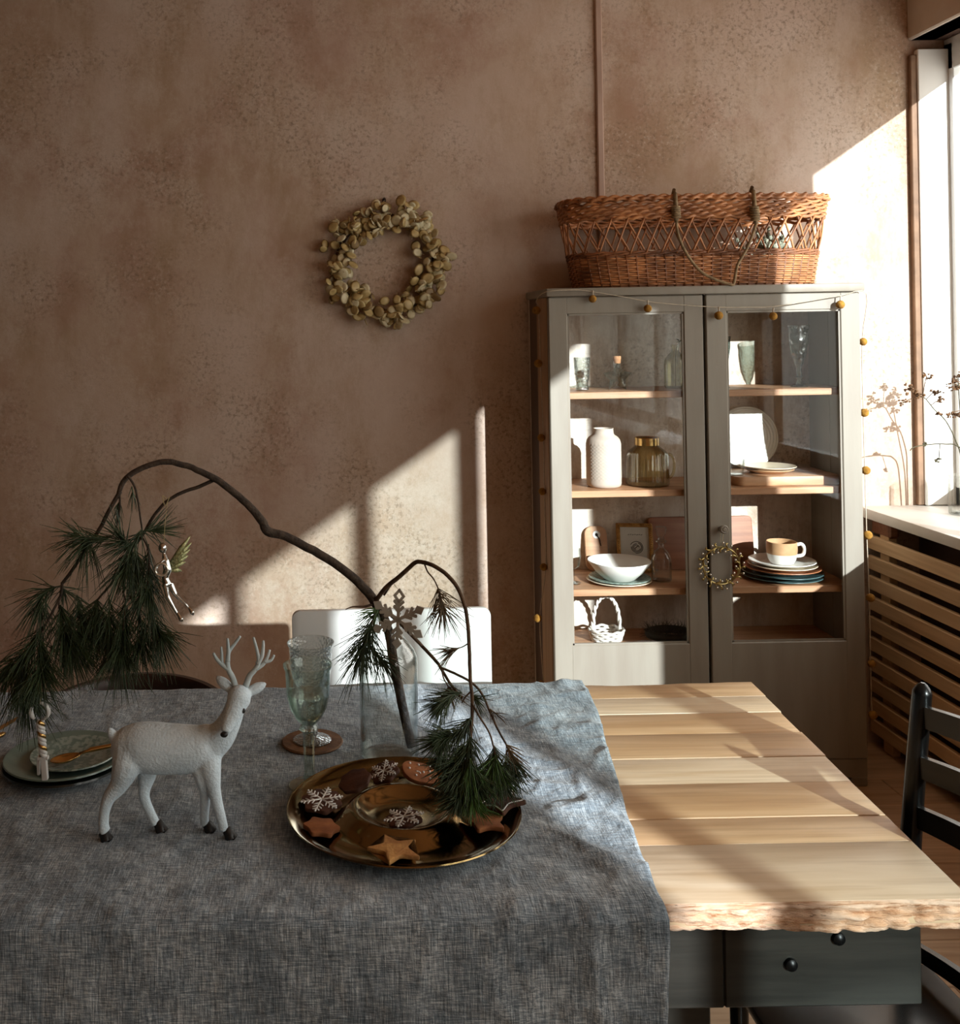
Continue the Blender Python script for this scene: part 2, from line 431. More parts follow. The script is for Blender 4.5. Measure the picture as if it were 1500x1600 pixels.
def thin_glass(name, tint=(1, 1, 1), edge=(0.8, 0.85, 0.82), f0=0.05, f1=0.8, power=3.0, rough=0.02, bumpscale=0, bump=0.0, edgepow=1.5):
    """thin-walled clear glass: straight-through transmission, tinted towards grazing, mirror reflection"""
    m, N, L, b = base(name); N.remove(b)
    out = N['Material Output']
    lw = N.new('ShaderNodeLayerWeight'); lw.inputs['Blend'].default_value = 0.5
    pw = N.new('ShaderNodeMath'); pw.operation = 'POWER'; L.new(lw.outputs['Facing'], pw.inputs[0]); pw.inputs[1].default_value = power
    fac = rampf(N, L, pw.outputs[0], 0, 1, f0, f1)
    pe = N.new('ShaderNodeMath'); pe.operation = 'POWER'; L.new(lw.outputs['Facing'], pe.inputs[0]); pe.inputs[1].default_value = edgepow
    col = mixc(N, L, pe.outputs[0], tint + (1,), edge + (1,))
    tr = N.new('ShaderNodeBsdfTransparent'); L.new(col, tr.inputs['Color'])
    gl = N.new('ShaderNodeBsdfGlossy'); gl.inputs['Roughness'].default_value = rough
    if bump:
        v = coords(N, L, (1, 1, 1)); vo = N.new('ShaderNodeTexVoronoi'); vo.inputs['Scale'].default_value = bumpscale; L.new(v, vo.inputs['Vector'])
        bp = N.new('ShaderNodeBump'); bp.inputs['Strength'].default_value = bump; bp.inputs['Distance'].default_value = 0.004
        L.new(vo.outputs['Distance'], bp.inputs['Height']); L.new(bp.outputs['Normal'], gl.inputs['Normal']); L.new(bp.outputs['Normal'], lw.inputs['Normal'])
    mx = N.new('ShaderNodeMixShader'); L.new(fac, mx.inputs[0]); L.new(tr.outputs[0], mx.inputs[1]); L.new(gl.outputs[0], mx.inputs[2])
    L.new(mx.outputs[0], out.inputs['Surface'])
thin_glass('pane_glass', (0.985, 0.99, 0.985), (0.9, 0.92, 0.9), 0.016, 0.6, 4)
thin_glass('window_glass', (0.98, 0.99, 0.98), (0.9, 0.93, 0.92), 0.03, 0.6, 4)
thin_glass('clear_glass', (0.98, 0.985, 0.98), (0.62, 0.68, 0.66), 0.04, 0.8, 3.0, edgepow=2.2)
thin_glass('vase_glass', (0.985, 0.99, 0.985), (0.46, 0.55, 0.53), 0.04, 0.9, 3.0, edgepow=3.4)
thin_glass('green_glass', (0.955, 0.98, 0.96), (0.60, 0.72, 0.64), 0.04, 0.8, 2.8, edgepow=2.0)
thin_glass('cut_glass', (0.92, 0.94, 0.93), (0.46, 0.52, 0.50), 0.10, 0.8, 2.0, 0.03, 90, 1.0)
thin_glass('hobnail_glass', (0.96, 0.97, 0.965), (0.58, 0.63, 0.61), 0.06, 0.8, 2.0, 0.03, 170, 0.8)
thin_glass('sea_glass', (0.82, 0.88, 0.86), (0.40, 0.50, 0.49), 0.10, 0.8, 2.0, 0.03, 70, 1.0)
thin_glass('amber_glass', (0.92, 0.87, 0.72), (0.60, 0.52, 0.34), 0.08, 0.8, 2.2)
thin_glass('pale_amber_glass', (0.93, 0.92, 0.82), (0.55, 0.52, 0.38), 0.06, 0.8, 2.4)
def water(name, c):
    m, N, L, b = base(name)
    b.inputs['Base Color'].default_value = c + (1,); b.inputs['Transmission Weight'].default_value = 1.0
    b.inputs['IOR'].default_value = 1.33; b.inputs['Roughness'].default_value = 0.0
thin_glass('water', (0.985, 0.988, 0.98), (0.80, 0.83, 0.80), 0.01, 0.5, 4.0, edgepow=2.6)

# ------------------------------------------------------------------ room
YB, XR, XO = 3.95, 2.315, 2.58      # back wall, inner and outer face of the right wall
XL, YN, ZC = -2.6, -3.4, 3.05
def struct(mb, name, mat, label=None, parent=None, smooth=0):
    o = mb.build(name, mat, parent, smooth)
    if not parent: tag(o, label, kind='structure')
    return o
struct(MB().box((XL - 0.2, YB, -0.1), (XO + 0.3, YB + 0.2, ZC + 0.1)), 'wall_back', 'plaster', 'dusty pink limewashed plaster wall behind the cabinet')
struct(MB().box((XL - 0.2, YN - 0.2, -0.1), (XL, YB, ZC + 0.1)), 'wall_left', 'far_paint', 'plain brown plaster wall at the far end from the windows')
struct(MB().box((XL, YN - 0.2, -0.1), (XO, YN, ZC + 0.1)), 'wall_front', 'front_paint', 'plain sand coloured plaster wall opposite the cabinet')
struct(MB().box((XL, YN, ZC), (XO, YB, ZC + 0.1)), 'ceiling', 'ceiling_paint', 'plain matte ceiling of the dining room')
Z0, Z1 = 0.885, 2.74
W1, W2 = (1.48, YB), (-2.95, 1.06)
w = MB()
w.box((XR, YN, -0.1), (XO, YB, Z0))
w.box((XR, W2[1], Z0), (XO, W1[0], Z1))
w.box((XR, YN, Z0), (XO, W2[0], Z1))
w.box((XR + 0.002, YN, Z1), (XO, YB, ZC))
struct(w, 'wall_right', 'room_paint', 'wall with the two windows beside the cabinet')
struct(MB().box((XR - 0.012, YN, Z1), (XR + 0.10, YB - 0.002, ZC - 0.005), 0.006), 'trim_1', 'beam_paint', 'worn pale painted beam above the window')
struct(MB().box((XR + 0.012, YB - 0.03, 0.927), (XR + 0.135, YB - 0.001, 2.70), 0.003), 'trim_2', 'white_paint', 'worn white jamb board beside the window')
struct(MB().box((XR - 0.012, YB - 0.022, 0.927), (XR + 0.014, YB - 0.001, 2.68), 0.003), 'trim_3', 'strip_brown', 'thin bare wood strip between pink wall and jamb board')
p = at(936, 150, YB)
struct(MB().box((p.x - 0.013, YB - 0.014, 1.6), (p.x + 0.013, YB + 0.001, ZC), 0.004), 'trim_4', 'conduit', 'narrow pink cable duct running up the plaster wall')

fl = thing('floor', 'brown wooden plank floor', None, (0, 0, 0), kind='structure')
MB().box((XL, YN, -0.1), (XR, YB, -0.022)).build('subfloor', 'gap_black', fl, 0)
pw_, yy, k = 0.19, YN, 0
pl_me = {}
while yy < YB - 0.01:
    y1 = min(yy + pw_, YB)
    cuts = [XL] + sorted(R.uniform(-1.8, 2.0) for _ in range(2)) + [XR]
    for a, b in zip(cuts[:-1], cuts[1:]):
        if b - a > 0.05:
            MB().box((a + 0.0015, yy + 0.0015, -0.024), (b - 0.0015, y1 - 0.0015, 0.0), 0.002).build('plank', 'floor_wood', fl, 0, ((a + b) / 2, (yy + y1) / 2, 0))
    yy += pw_
struct(MB().box((XL, YB - 0.016, 0.0), (0.70, YB - 0.0005, 0.09), 0.004), 'baseboard_back', 'room_paint', 'low brown skirting board along the plaster wall')

def window(name, y0, y1, mull, label, sill_y0, sill_y1):
    t = thing(name, label, None, (XR, (y0 + y1) / 2, 0.925), kind='structure')
    xa, xb = 2.445, 2.505
    zb, zt = 0.925, Z1 - 0.02
    fr = MB()
    fr.box((xa, y0, zb), (xb, y1, zb + 0.075), 0.004); fr.box((xa, y0, 2.615), (xb, y1, zt + 0.02), 0.004)
    es = [y0] + mull + [y1]
    for i, m in enumerate(es):
        hw = 0.05 if abs(m + 0.265) < 0.01 else 0.035
        a, b = (m, m + 0.055) if i == 0 else ((m - 0.055, m) if i == len(es) - 1 else (m - hw, m + hw))
        fr.box((xa, a, zb), (xb, b, zt), 0.004)
    fr.build('window_frame', 'frame_white', t, 0)
    for a, b in zip(es[:-1], es[1:]):
        MB().box((xa + 0.026, a + 0.03, zb + 0.07), (xa + 0.032, b - 0.03, 2.62)).build('pane', 'window_glass', t, 0)
    s = MB().box((2.08, sill_y0, 0.885), (XO, sill_y1, 0.925), 0.006, 2).build('window_sill', 'white_paint', t, 35)
    return t
window('window_1', W1[0], YB - 0.002, [2.65], 'white framed window with a deep sill beside the cabinet', W1[0] + 0.001, YB - 0.001)
window('window_2', W2[0], W2[1], [-0.265, -1.19, -2.32], 'white framed window of four lights opposite the dining table', W2[0] + 0.001, W2[1] - 0.001)

# slatted radiator screen
rc = thing('radiator_cover', 'pale wooden slatted radiator screen under the window sill', 'radiator cover', (2.11, 2.7, 0.0))
for i in range(10):
    zt = 0.818 - i * 0.0790
    b = MB().box((2.100, 1.50, zt - 0.053), (2.118, YB - 0.02, zt), 0.003)
    b.build('slat', 'slat_wood', rc, 0, (2.11, 2.7, zt - 0.026))
for yb in (3.84, 2.9, 1.9):
    MB().box((2.118, yb - 0.03, 0.0), (2.15, yb + 0.03, 0.884), 0.002).build('batten', 'slat_wood', rc, 0)
tag(MB().box((2.115, 3.80, 0.824), (2.155, 3.925, 0.886), 0.008).build('support_block', 'red_wood', rc), 'reddish wooden block under the sill')

# ------------------------------------------------------------------ china cabinet
CX0, CX1, CY0, CY1, CT = 0.795, 1.900, 3.57, 3.925, 1.782
cab = thing('china_cabinet', 'tall greige china cabinet with two glazed doors', 'cabinet', ((CX0 + CX1) / 2, (CY0 + CY1) / 2, 0))
CI = CY0 + 0.028
MB().box((CX0 - 0.006, CY0 - 0.012, CT - 0.03), (CX1 + 0.012, CY1, CT), 0.007, 2).build('top_board', 'cabinet_paint', cab)
for x0, x1 in ((CX0, CX0 + 0.022), (CX1 - 0.022, CX1)):
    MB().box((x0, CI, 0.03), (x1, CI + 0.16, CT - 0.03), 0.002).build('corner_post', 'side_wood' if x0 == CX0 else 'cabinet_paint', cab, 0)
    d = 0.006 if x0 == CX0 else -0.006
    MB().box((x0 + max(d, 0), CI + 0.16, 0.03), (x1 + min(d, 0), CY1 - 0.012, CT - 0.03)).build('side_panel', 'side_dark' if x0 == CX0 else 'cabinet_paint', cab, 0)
MB().box((CX0 + 0.004, CY1 - 0.012, 0.03), (CX1 - 0.004, CY1, CT - 0.03)).build('back_panel', 'cabinet_back', cab, 0)
MB().box((CX0 + 0.022, CI, 0.452), (CX1 - 0.022, CY1 - 0.012, 0.474), 0.002).build('cabinet_floor', 'shelf_wood', cab, 0)
SH = (1.410, 1.058, 0.706)
FLOORZ = 0.474
for z in SH:
    MB().box((CX0 + 0.022, CI + 0.006, z - 0.024), (CX1 - 0.022, CY1 - 0.012, z), 0.002).build('shelf', 'shelf_wood', cab, 0, ((CX0 + CX1) / 2, 3.75, z))
def px_x(u, v, Y): return at(u, v, Y).x
xm = px_x(1104.5, 700, CY0)
for (xa, xb, gl0, gl1, hinge) in ((CX0 + 0.002, xm - 0.005, px_x(890, 700, CY0), px_x(1072, 700, CY0), 0), (xm + 0.005, CX1 - 0.002, px_x(1139, 700, CY0), px_x(1317, 700, CY0), 1)):
    zb, zt, g0, g1 = 0.10, CT - 0.032, 0.518, 1.690
    d = MB()
    d.box((xa, CY0, zb), (gl0, CI - 0.002, zt), 0.003); d.box((gl1, CY0, zb), (xb, CI - 0.002, zt), 0.003)
    d.box((gl0 - 0.004, CY0 + 0.0006, g1), (gl1 + 0.004, CI - 0.003, zt), 0.003)
    d.box((gl0 - 0.004, CY0 + 0.0006, zb), (gl1 + 0.004, CI - 0.003, g0), 0.003)
    door = d.build('door', 'cabinet_paint', cab, 0, ((xa + xb) / 2, CY0, 1.0))
    MB().box((gl0 - 0.006, CY0 + 0.012, g0 - 0.006), (gl1 + 0.006, CY0 + 0.0155, g1 + 0.006)).build('pane', 'pane_glass', door, 0)
    bd = MB()
    for (a, b) in (((gl0, g0), (gl0 + 0.006, g1)), ((gl1 - 0.006, g0), (gl1, g1)), ((gl0, g0), (gl1, g0 + 0.006)), ((gl0, g1 - 0.006), (gl1, g1))):
        bd.box((a[0], CY0 + 0.004, a[1]), (b[0], CY0 + 0.012, b[1]))
    bd.build('glazing_bead', 'cabinet_paint', door, 0)
    if hinge:
        kp = at(1127, 825, CY0)
        M = Matrix.Translation((kp.x, CY0, kp.z)) @ Matrix.Rotation(rad(90), 4, 'X')
        MB().lathe([(0.007, -0.002), (0.006, 0.012), (0.0145, 0.02), (0.0155, 0.027), (0.012, 0.031), (0.008, 0.030), (0.006, 0.0325), (0.0, 0.033)], 24, M).build('knob', 'cabinet_paint', door)
        KNOB = Vector((kp.x, CY0, kp.z))
MB().box((xm - 0.007, CI - 0.004, 0.1), (xm + 0.007, CI + 0.0005, CT - 0.03)).build('door_gap', 'gap_black', cab, 0)
MB().box((CX0 + 0.001, CY0 + 0.004, 0.03), (CX1 - 0.001, CI + 0.02, 0.098), 0.003).build('plinth', 'cabinet_paint', cab, 0)
for x in (CX0 + 0.03, CX1 - 0.03):
    for y in (CY0 + 0.03, CY1 - 0.04):
        MB().box((x - 0.028, y - 0.028, 0.0), (x + 0.028, y + 0.028, 0.032), 0.004).build('foot', 'cabinet_paint', cab, 0)

# ------------------------------------------------------------------ dining table
TY0, TY1, TZ = 1.545, 2.515, 0.75
TX0, TX1 = -1.25, 1.03
tab = thing('dining_table', 'live edge wooden plank dining table half under a linen cloth', 'table', ((TX0 + TX1) / 2, 2.03, 0))
vs_seams = [1409, 1318, 1277, 1223, 1183, 1145, 1113, 1088, 1070]   # front edges of planks at px x~1150 (seams)
ys = [TY0 + 0.012] + [onz(1150, v, TZ).y for v in vs_seams[1:-1]] + [TY1]
ends = [0.985, 0.995, 1.000, 1.012, 1.018, 1.022, 1.030, 1.052]
for i, (a, b) in enumerate(zip(ys[:-1], ys[1:])):
    n = 40; outline = []
    xend = lambda y: 1.050 - (TY1 - y) * 0.066
    de = R.uniform(-0.004, 0.003)
    xs = [TX0 + (xend(a) + de - TX0) * k / n for k in range(n + 1)]; xsb = [TX0 + (xend(b) + de - TX0) * k / n for k in range(n + 1)]
    jit = lambda x, q, amp: amp * noise.noise(Vector((x * 5, q * 3.7, 1.0))) + amp * 0.4 * noise.noise(Vector((x * 17, q * 3.7, 4.0)))
    A = [(x, a + 0.0006 + abs(jit(x, i, 0.002))) for x in xs]
    B = [(x, b - 0.0006 - abs(jit(x, i + 0.5, 0.002))) for x in xsb]
    if i == len(ys) - 2: B = [(x, b + jit(x, 9, 0.015) - (0.0 if x < 0.86 else -0.006)) for x in xsb]
    outline = A + [(x + 0.003 * noise.noise(Vector((x * 3, y * 40, 2))), y) for x, y in reversed(B)]
    o = MB().prism(outline, TZ - 0.038, TZ + R.uniform(-0.0012, 0.0004), bev=0.0012).build('plank', 'table_wood_pale' if i in (0, 3, 6) else 'table_wood', tab, 30, (0.9, (a + b) / 2, TZ))
# rough live edge of the front plank, with bark texture
le = MB(); nx, nz = 420, 12
gv = []; gf = []
for i in range(nx + 1):
    x = TX0 + (0.988 - TX0) * i / nx
    wob = 0.008 * noise.noise(Vector((x * 2.2, 0, 3))) + 0.004 * noise.noise(Vector((x * 7, 0, 5)))
    low = 0.046 + 0.008 * noise.noise(Vector((x * 3.1, 4, 0))) + 0.003 * noise.noise(Vector((x * 16, 4, 0)))
    for j in range(nz + 1):
        t = j / nz
        z = TZ - 0.0005 - low * t
        y = TY0 + wob + 0.014 * (t ** 1.5) + 0.008 * noise.noise(Vector((x * 9, z * 60, 7))) * math.sin(math.pi * min(1, t * 1.05)) + 0.006 * (1 - 2 * abs(noise.noise(Vector((x * 28, z * 190, 1))))) * min(1, 4 * t) + 0.003 * noise.noise(Vector((x * 90, z * 300, 1)))
        gv.append((x, y if j else min(y, TY0 + 0.012), z))
    gv.append((x, TY0 + 0.05, TZ - low)); gv.append((x, TY0 + 0.05, TZ - 0.002)); 
m_ = nz + 3
for i in range(nx):
    for j in range(m_):
        j2 = (j + 1) % m_
        gf.append((i * m_ + j, (i + 1) * m_ + j, (i + 1) * m_ + j2, i * m_ + j2))
gf.append(tuple(range(m_))); gf.append(tuple(nx * m_ + k for k in range(m_ - 1, -1, -1)))
le.add(gv, gf).build('live_edge', 'live_edge', tab, 180, (0.9, TY0, TZ))
# steel pedestal legs: a column under each end with a bolted head plate
for sx, sg in ((0.65, 1), (-0.85, -1)):
    leg = MB()
    leg.box((sx - 0.10, 1.75, 0.0), (sx, 2.30, TZ - 0.046), 0.003)
    lo = leg.build('leg', 'steel_dark', tab, 0)
    pl = MB().box((min(sx, sx + sg * 0.33), 1.685, 0.50), (max(sx, sx + sg * 0.33), 1.705, TZ - 0.046), 0.003)
    pl.box((sx - 0.10, 1.685, 0.50), (sx, 1.76, TZ - 0.046), 0.003)
    po = pl.build('head_plate', 'steel_dark', tab, 0)
    for bx, bz in ((0.19, 0.615), (0.11, 0.573)):
        q = MB().lathe([(0.011, -0.001), (0.010, 0.006), (0.006, 0.009), (0, 0.0095)], 14, Matrix.Translation((sx + sg * bx, 1.685, bz)) @ Matrix.Rotation(rad(90), 4, 'X'))
        q.build('bolt', 'bolt', po)
MB().box((-0.8, 2.0, 0.655), (0.60, 2.06, TZ - 0.046), 0.003).build('rail', 'steel_dark', tab, 0)

# ------------------------------------------------------------------ linen tablecloth
CZ = TZ + 0.0035
edge_pts = [onz(915, 1076, CZ), onz(933, 1110, CZ), onz(955, 1190, CZ), onz(984, 1285, CZ), onz(1010, 1355, CZ), onz(1028, 1398, CZ)]
def edge_x(y):
    P = sorted([(p.y, p.x) for p in edge_pts])
    if y <= P[0][0]: return P[0][1]
    if y >= P[-1][0]: return P[-1][1]
    for (a, xa), (b, xb) in zip(P[:-1], P[1:]):
        if a <= y <= b:
            t = (y - a) / (b - a); t = t * t * (3 - 2 * t) * 0.35 + t * 0.65
            return xa + (xb - xa) * t
nu, nv = 240, 230
# things standing on the cloth press it flat: (centre, radius)
PRESS = [(onz(u, v, CZ + 0.003), r) for u, v, r in ((630, 1283, 0.180), (609, 1182, 0.062), (484, 1228, 0.043), (488, 1161, 0.068), (103, 1200, 0.10), (165, 1311, 0.018), (251, 1297, 0.018), (359, 1308, 0.018), (327, 1297, 0.018), (0, 1138, 0.05), (-40, 1160, 0.05), (-70, 1178, 0.05), (6, 1150, 0.03), (-45, 1176, 0.05), (-95, 1200, 0.06))]
front, top, back = 0.36, TY1 - TY0 + 0.02, 0.16
tot = front + top + back
vs = []; fs = []
X0 = TX0 - 0.005
def cloth_base(s):
    """arc length along depth -> y, z, normal"""
    yf, yb, r = TY0 - 0.012, TY1 + 0.022, 0.014
    if s < front:
        return yf - 0.004 - 0.02 * (1 - s / front), CZ - (front - s), Vector((0, -1, 0))
    if s < front + top:
        return yf + (s - front) * (yb - yf) / top, CZ, Vector((0, 0, 1))
    return yb + 0.004, CZ - (s - front - top), Vector((0, 1, 0))
for j in range(nv + 1):
    s = tot * j / nv
    y, z, nrm = cloth_base(s)
    d = min(abs(s - front), abs(s - front - top))
    if d < 0.02:   # round the fold
        q = (1 - d / 0.02); z -= 0.006 * q * q
    ex = edge_x(min(max(y, TY0), TY1)) - (0.0 if s > front else 0.03 * (1 - s / front) ** 1.3)
    for i in range(nu + 1):
        t = i / nu
        x = X0 + (ex - X0) * t
        P = Vector((x, s, 0))
        ridge = lambda f, o: (1 - abs(noise.noise(Vector((P.x * f + o, P.y * f * 0.9 - o, o)))) * 2)
        n1 = noise.noise(Vector((x * 3.1, s * 3.7, 0.3))); n2 = noise.noise(Vector((x * 9 + 4, s * 11, 1.7)))
        rg = max(0, ridge(6.5, 2.1)) ** 3; rg2 = max(0, ridge(15, 5.3)) ** 3
        side = min(1.0, max(0.0, (x - 0.15) / 0.3))
        h = 0.0012 + 0.0022 * max(0, n1 + 0.1) + 0.0014 * max(0, n2) + (0.0030 + 0.0060 * side) * rg + (0.0014 + 0.0034 * side) * rg2
        # creases running lengthways near the front fold
        if s < front + 0.22:
            h += 0.003 * max(0, noise.noise(Vector((x * 2.4, s * 16, 8.8)))) * (1 if s > front else 0.4)
        if s < front: h += 0.012 * (1 - s / front) * (0.5 + 0.5 * math.sin(x * 14 + 1.5 * n1)) + 0.002
        if s > front + top: h += 0.006 * (0.5 + 0.5 * math.sin(x * 17))
        if front < s < front + top:
            for pc_, pr_ in PRESS:
                dd = math.hypot(x - pc_.x, y - pc_.y) - pr_
                if dd < 0.08: h = min(h, 0.0028 + max(0.0, dd) * 0.12)
        p = Vector((x, y, z)) + nrm * h
        vs.append(p)
for j in range(nv):
    for i in range(nu):
        a = j * (nu + 1) + i
        fs.append((a, a + 1, a + nu + 2, a + nu + 1))
cl = MB().add(vs, fs).build('tablecloth', 'linen', None, 180, (0, 2.0, TZ))
m = cl.modifiers.new('thickness', 'SOLIDIFY'); m.thickness = 0.0012; m.offset = -1
tag(cl, 'crumpled blue grey linen cloth covering most of the plank table', 'tablecloth')
CTOP = CZ + 0.003

# ------------------------------------------------------------------ chairs
def rrect(w, h, r, n=6):
    out = []
    for cx, cy, a0 in ((w / 2 - r, h / 2 - r, 0), (-w / 2 + r, h / 2 - r, 90), (-w / 2 + r, -h / 2 + r, 180), (w / 2 - r, -h / 2 + r, 270)):
        for k in range(n + 1):
            a = rad(a0 + 90 * k / n); out.append((cx + r * math.cos(a), cy + r * math.sin(a)))
    return out
# white chair
YC = 2.67
a, b = at(456, 957, YC), at(766, 945, YC)
wx0, wx1, wz = a.x, b.x, (a.z + b.z) / 2
wc = thing('dining_chair', 'white chair with a flat panel backrest tucked under the plank table', 'chair', ((wx0 + wx1) / 2, 2.45, 0))
cx = (wx0 + wx1) / 2
M = Matrix.Translation((cx, YC, wz - 0.165)) @ Matrix.Rotation(rad(90), 4, 'X')
MB().prism(rrect(wx1 - wx0, 0.33, 0.022), -0.009, 0.009, M, 0.003).build('backrest', 'white_chair', wc)
MB().prism(rrect(0.44, 0.40, 0.05), 0.435, 0.455, Matrix.Translation((cx, 2.43, 0)), 0.004).build('seat', 'white_chair', wc)
for sx in (-1, 1):
    MB().tube([(cx + sx * 0.20, YC + 0.02, 0.0), (cx + sx * 0.20, YC + 0.0205, 0.46), (cx + sx * 0.20, YC + 0.021, wz - 0.08)], 0.0125, 10).build('leg', 'white_chair', wc)
    MB().tube([(cx + sx * 0.20, 2.26, 0.0), (cx + sx * 0.20, 2.26, 0.437)], 0.0125, 10).build('leg', 'white_chair', wc)
    MB().tube([(cx + sx * 0.20, 2.26, 0.425), (cx + sx * 0.20, YC + 0.02, 0.425)], 0.011, 8).build('seat_rail', 'white_chair', wc)
# brown tub chair
bxc = at(212, 1065, 2.72).x
bc = thing('armchair', 'dark brown wooden chair with a curved hoop back behind the deer', 'chair', (bxc, 2.62, 0))
gv, gf = [], []
na = 40
for i in range(na + 1):
    a = rad(-8 + 196 * i / na)
    t = math.sin(max(0, min(math.pi, a)))
    zt = 0.655 + 0.030 * t; zb = zt - 0.055 - 0.05 * t
    for rr, zz in ((0.272, zb), (0.278, zt - 0.008), (0.270, zt), (0.256, zt), (0.250, zt - 0.008), (0.250, zb)):
        gv.append((bxc + rr * math.cos(a), 2.60 + rr * math.sin(a), zz))
for i in range(na):
    for j in range(6):
        gf.append((i * 6 + j, (i + 1) * 6 + j, (i + 1) * 6 + (j + 1) % 6, i * 6 + (j + 1) % 6))
gf += [tuple(range(6)), tuple(na * 6 + k for k in range(5, -1, -1))]
MB().add(gv, gf).build('back_rail', 'dark_wood', bc, 40)
MB().lathe([(0.0, 0.40), (0.215, 0.40), (0.225, 0.41), (0.225, 0.43), (0.215, 0.44), (0, 0.436)], 36, Matrix.Translation((bxc, 2.60, 0))).build('seat', 'dark_wood', bc)
for a in (35, 145, -40, 220):
    c, s_ = math.cos(rad(a)), math.sin(rad(a))
    MB().tube([(bxc + 0.22 * c, 2.60 + 0.22 * s_, 0), (bxc + 0.19 * c, 2.60 + 0.19 * s_, 0.405)], [0.013, 0.018], 10).build('leg', 'dark_wood', bc)
for a in (5, 40, 70, 90, 110, 140, 175):
    c, s_ = math.cos(rad(a)), math.sin(rad(a))
    MB().tube([(bxc + 0.205 * c, 2.60 + 0.205 * s_, 0.43), (bxc + 0.261 * c, 2.60 + 0.261 * s_, 0.60)], 0.009, 8).build('spindle', 'dark_wood', bc)
# black ladder back chair
kx, kf, kn = 1.118, 1.925, 1.50
kc = thing('ladderback_chair', 'black lacquered ladder back chair at the bare end of the table', 'chair', (0.95, 1.71, 0))
def seat_x(z): return kx + 0.10 * max(0, (z - 0.43)) ** 1.3 - 0.03
for y in (kf, kn):
    pts = [(seat_x(z) , y, z) for z in (0, 0.2, 0.43, 0.6, 0.75, 0.9, 0.936)] + [(seat_x(0.95), y, 0.952)]
    MB().tube(smoothpath(pts, 3), [0.013, 0.017, 0.019, 0.019, 0.018, 0.0175, 0.017, 0.004], 14).build('post', 'black_lacquer', kc)
def ladder(z, h, name):
    gv, gf = [], []
    n = 18
    for i in range(n + 1):
        t = i / n; y = kf + (kn - kf) * t
        bow = 0.035 * math.sin(math.pi * t); arch = 0.016 * math.sin(math.pi * t)
        x = seat_x(z) + bow
        for (dx, dz) in ((-0.007, -h / 2 + arch * 0.7), (0.007, -h / 2 + arch * 0.7), (0.007, h / 2 + arch), (-0.007, h / 2 + arch)):
            gv.append((x + dx, y, z + dz))
    for i in range(n):
        for j in range(4):
            gf.append((i * 4 + j, (i + 1) * 4 + j, (i + 1) * 4 + (j + 1) % 4, i * 4 + (j + 1) % 4))
    gf += [(0, 1, 2, 3), tuple(n * 4 + k for k in (3, 2, 1, 0))]
    MB().add(gv, gf).build(name, 'black_lacquer', kc, 40)
for z in (0.890, 0.796, 0.702):
    ladder(z, 0.040, 'back_slat')
ladder(0.455, 0.028, 'back_slat')
MB().prism(rrect(0.38, 0.42, 0.04), 0.405, 0.428, Matrix.Translation((0.93, (kf + kn) / 2, 0)), 0.005).build('seat', 'black_lacquer', kc)
for y in (kf - 0.01, kn + 0.01):
    MB().tube([(0.765, y, 0), (0.765, y, 0.41)], [0.013, 0.018], 12).build('leg', 'black_lacquer', kc)
    MB().tube([(0.765, y, 0.16), (kx - 0.03, y, 0.16)], 0.009, 8).build('stretcher', 'black_lacquer', kc)
MB().tube([(0.765, kn, 0.24), (0.765, kf, 0.24)], 0.009, 8).build('stretcher', 'black_lacquer', kc)

# ------------------------------------------------------------------ wicker basket on the cabinet
bz0 = CT
bl, br_ = at(876, 330, 3.75).x, at(1280, 330, 3.75).x
bxc2 = (bl + br_) / 2; BY = 3.752
bk = thing('wicker_basket', 'large oval brown wicker basket on top of the cabinet', 'basket', (bxc2, BY, bz0))
BH = 0.332
def _sup(t):
    c, s_ = math.cos(t), math.sin(t); e = 0.62
    return math.copysign(abs(c) ** e, c), math.copysign(abs(s_) ** e, s_)
_tb, _acc, _pp = [(0.0, 0.0)], 0.0, None
for _i in range(1, 2881):
    _t = 2 * math.pi * _i / 2880
    _a, _b = _sup(_t), _sup(2 * math.pi * (_i - 1) / 2880)
    _acc += math.hypot(0.45 * (_a[0] - _b[0]), 0.167 * (_a[1] - _b[1])); _tb.append((_acc, _t))
def arc_t(t):
    """angle-like parameter spaced evenly along the rim -> superellipse angle"""
    L_ = (t / (2 * math.pi)) % 1.0 * _acc; lo, hi = 0, len(_tb) - 1
    while hi - lo > 1:
        m_ = (lo + hi) // 2
        if _tb[m_][0] <= L_: lo = m_
        else: hi = m_
    w_ = (L_ - _tb[lo][0]) / max(1e-9, _tb[hi][0] - _tb[lo][0])
    return _tb[lo][1] + (_tb[hi][1] - _tb[lo][1]) * w_
def oval(t, z):
    """point on the basket wall: t angle, z height above base"""
    t = arc_t(t)
    q = z / BH
    a = 0.425 + 0.058 * q ** 0.9; b = 0.158 + 0.018 * q
    c, s_ = math.cos(t), math.sin(t); e = 0.62
    return Vector((bxc2 + a * math.copysign(abs(c) ** e, c), BY + b * math.copysign(abs(s_) ** e, s_), bz0 + z))
def ring_of(z, n, rr, amp=0.0, freq=0, ph=0.0, seg=5, dz=0.0):
    pts = []
    for i in range(n):
        t = 2 * math.pi * i / n
        p = oval(t, z + dz * math.sin(freq * t + ph)); c = Vector((bxc2, BY, p.z))
        d = (p - c).normalized()
        pts.append(p + d * amp * math.cos(freq * t + ph))
    return pts
NS = 64
lowm = MB()
for k in range(13):
    lowm.tube(ring_of(0.010 + k * 0.0078, 192, 0.004, 0.0042, NS / 2, math.pi * (k % 2)), 0.0042, 5, True)
lowm.build('lower_weave', 'wicker', bk, 180)['kind'] = 'stuff'
mid = MB()
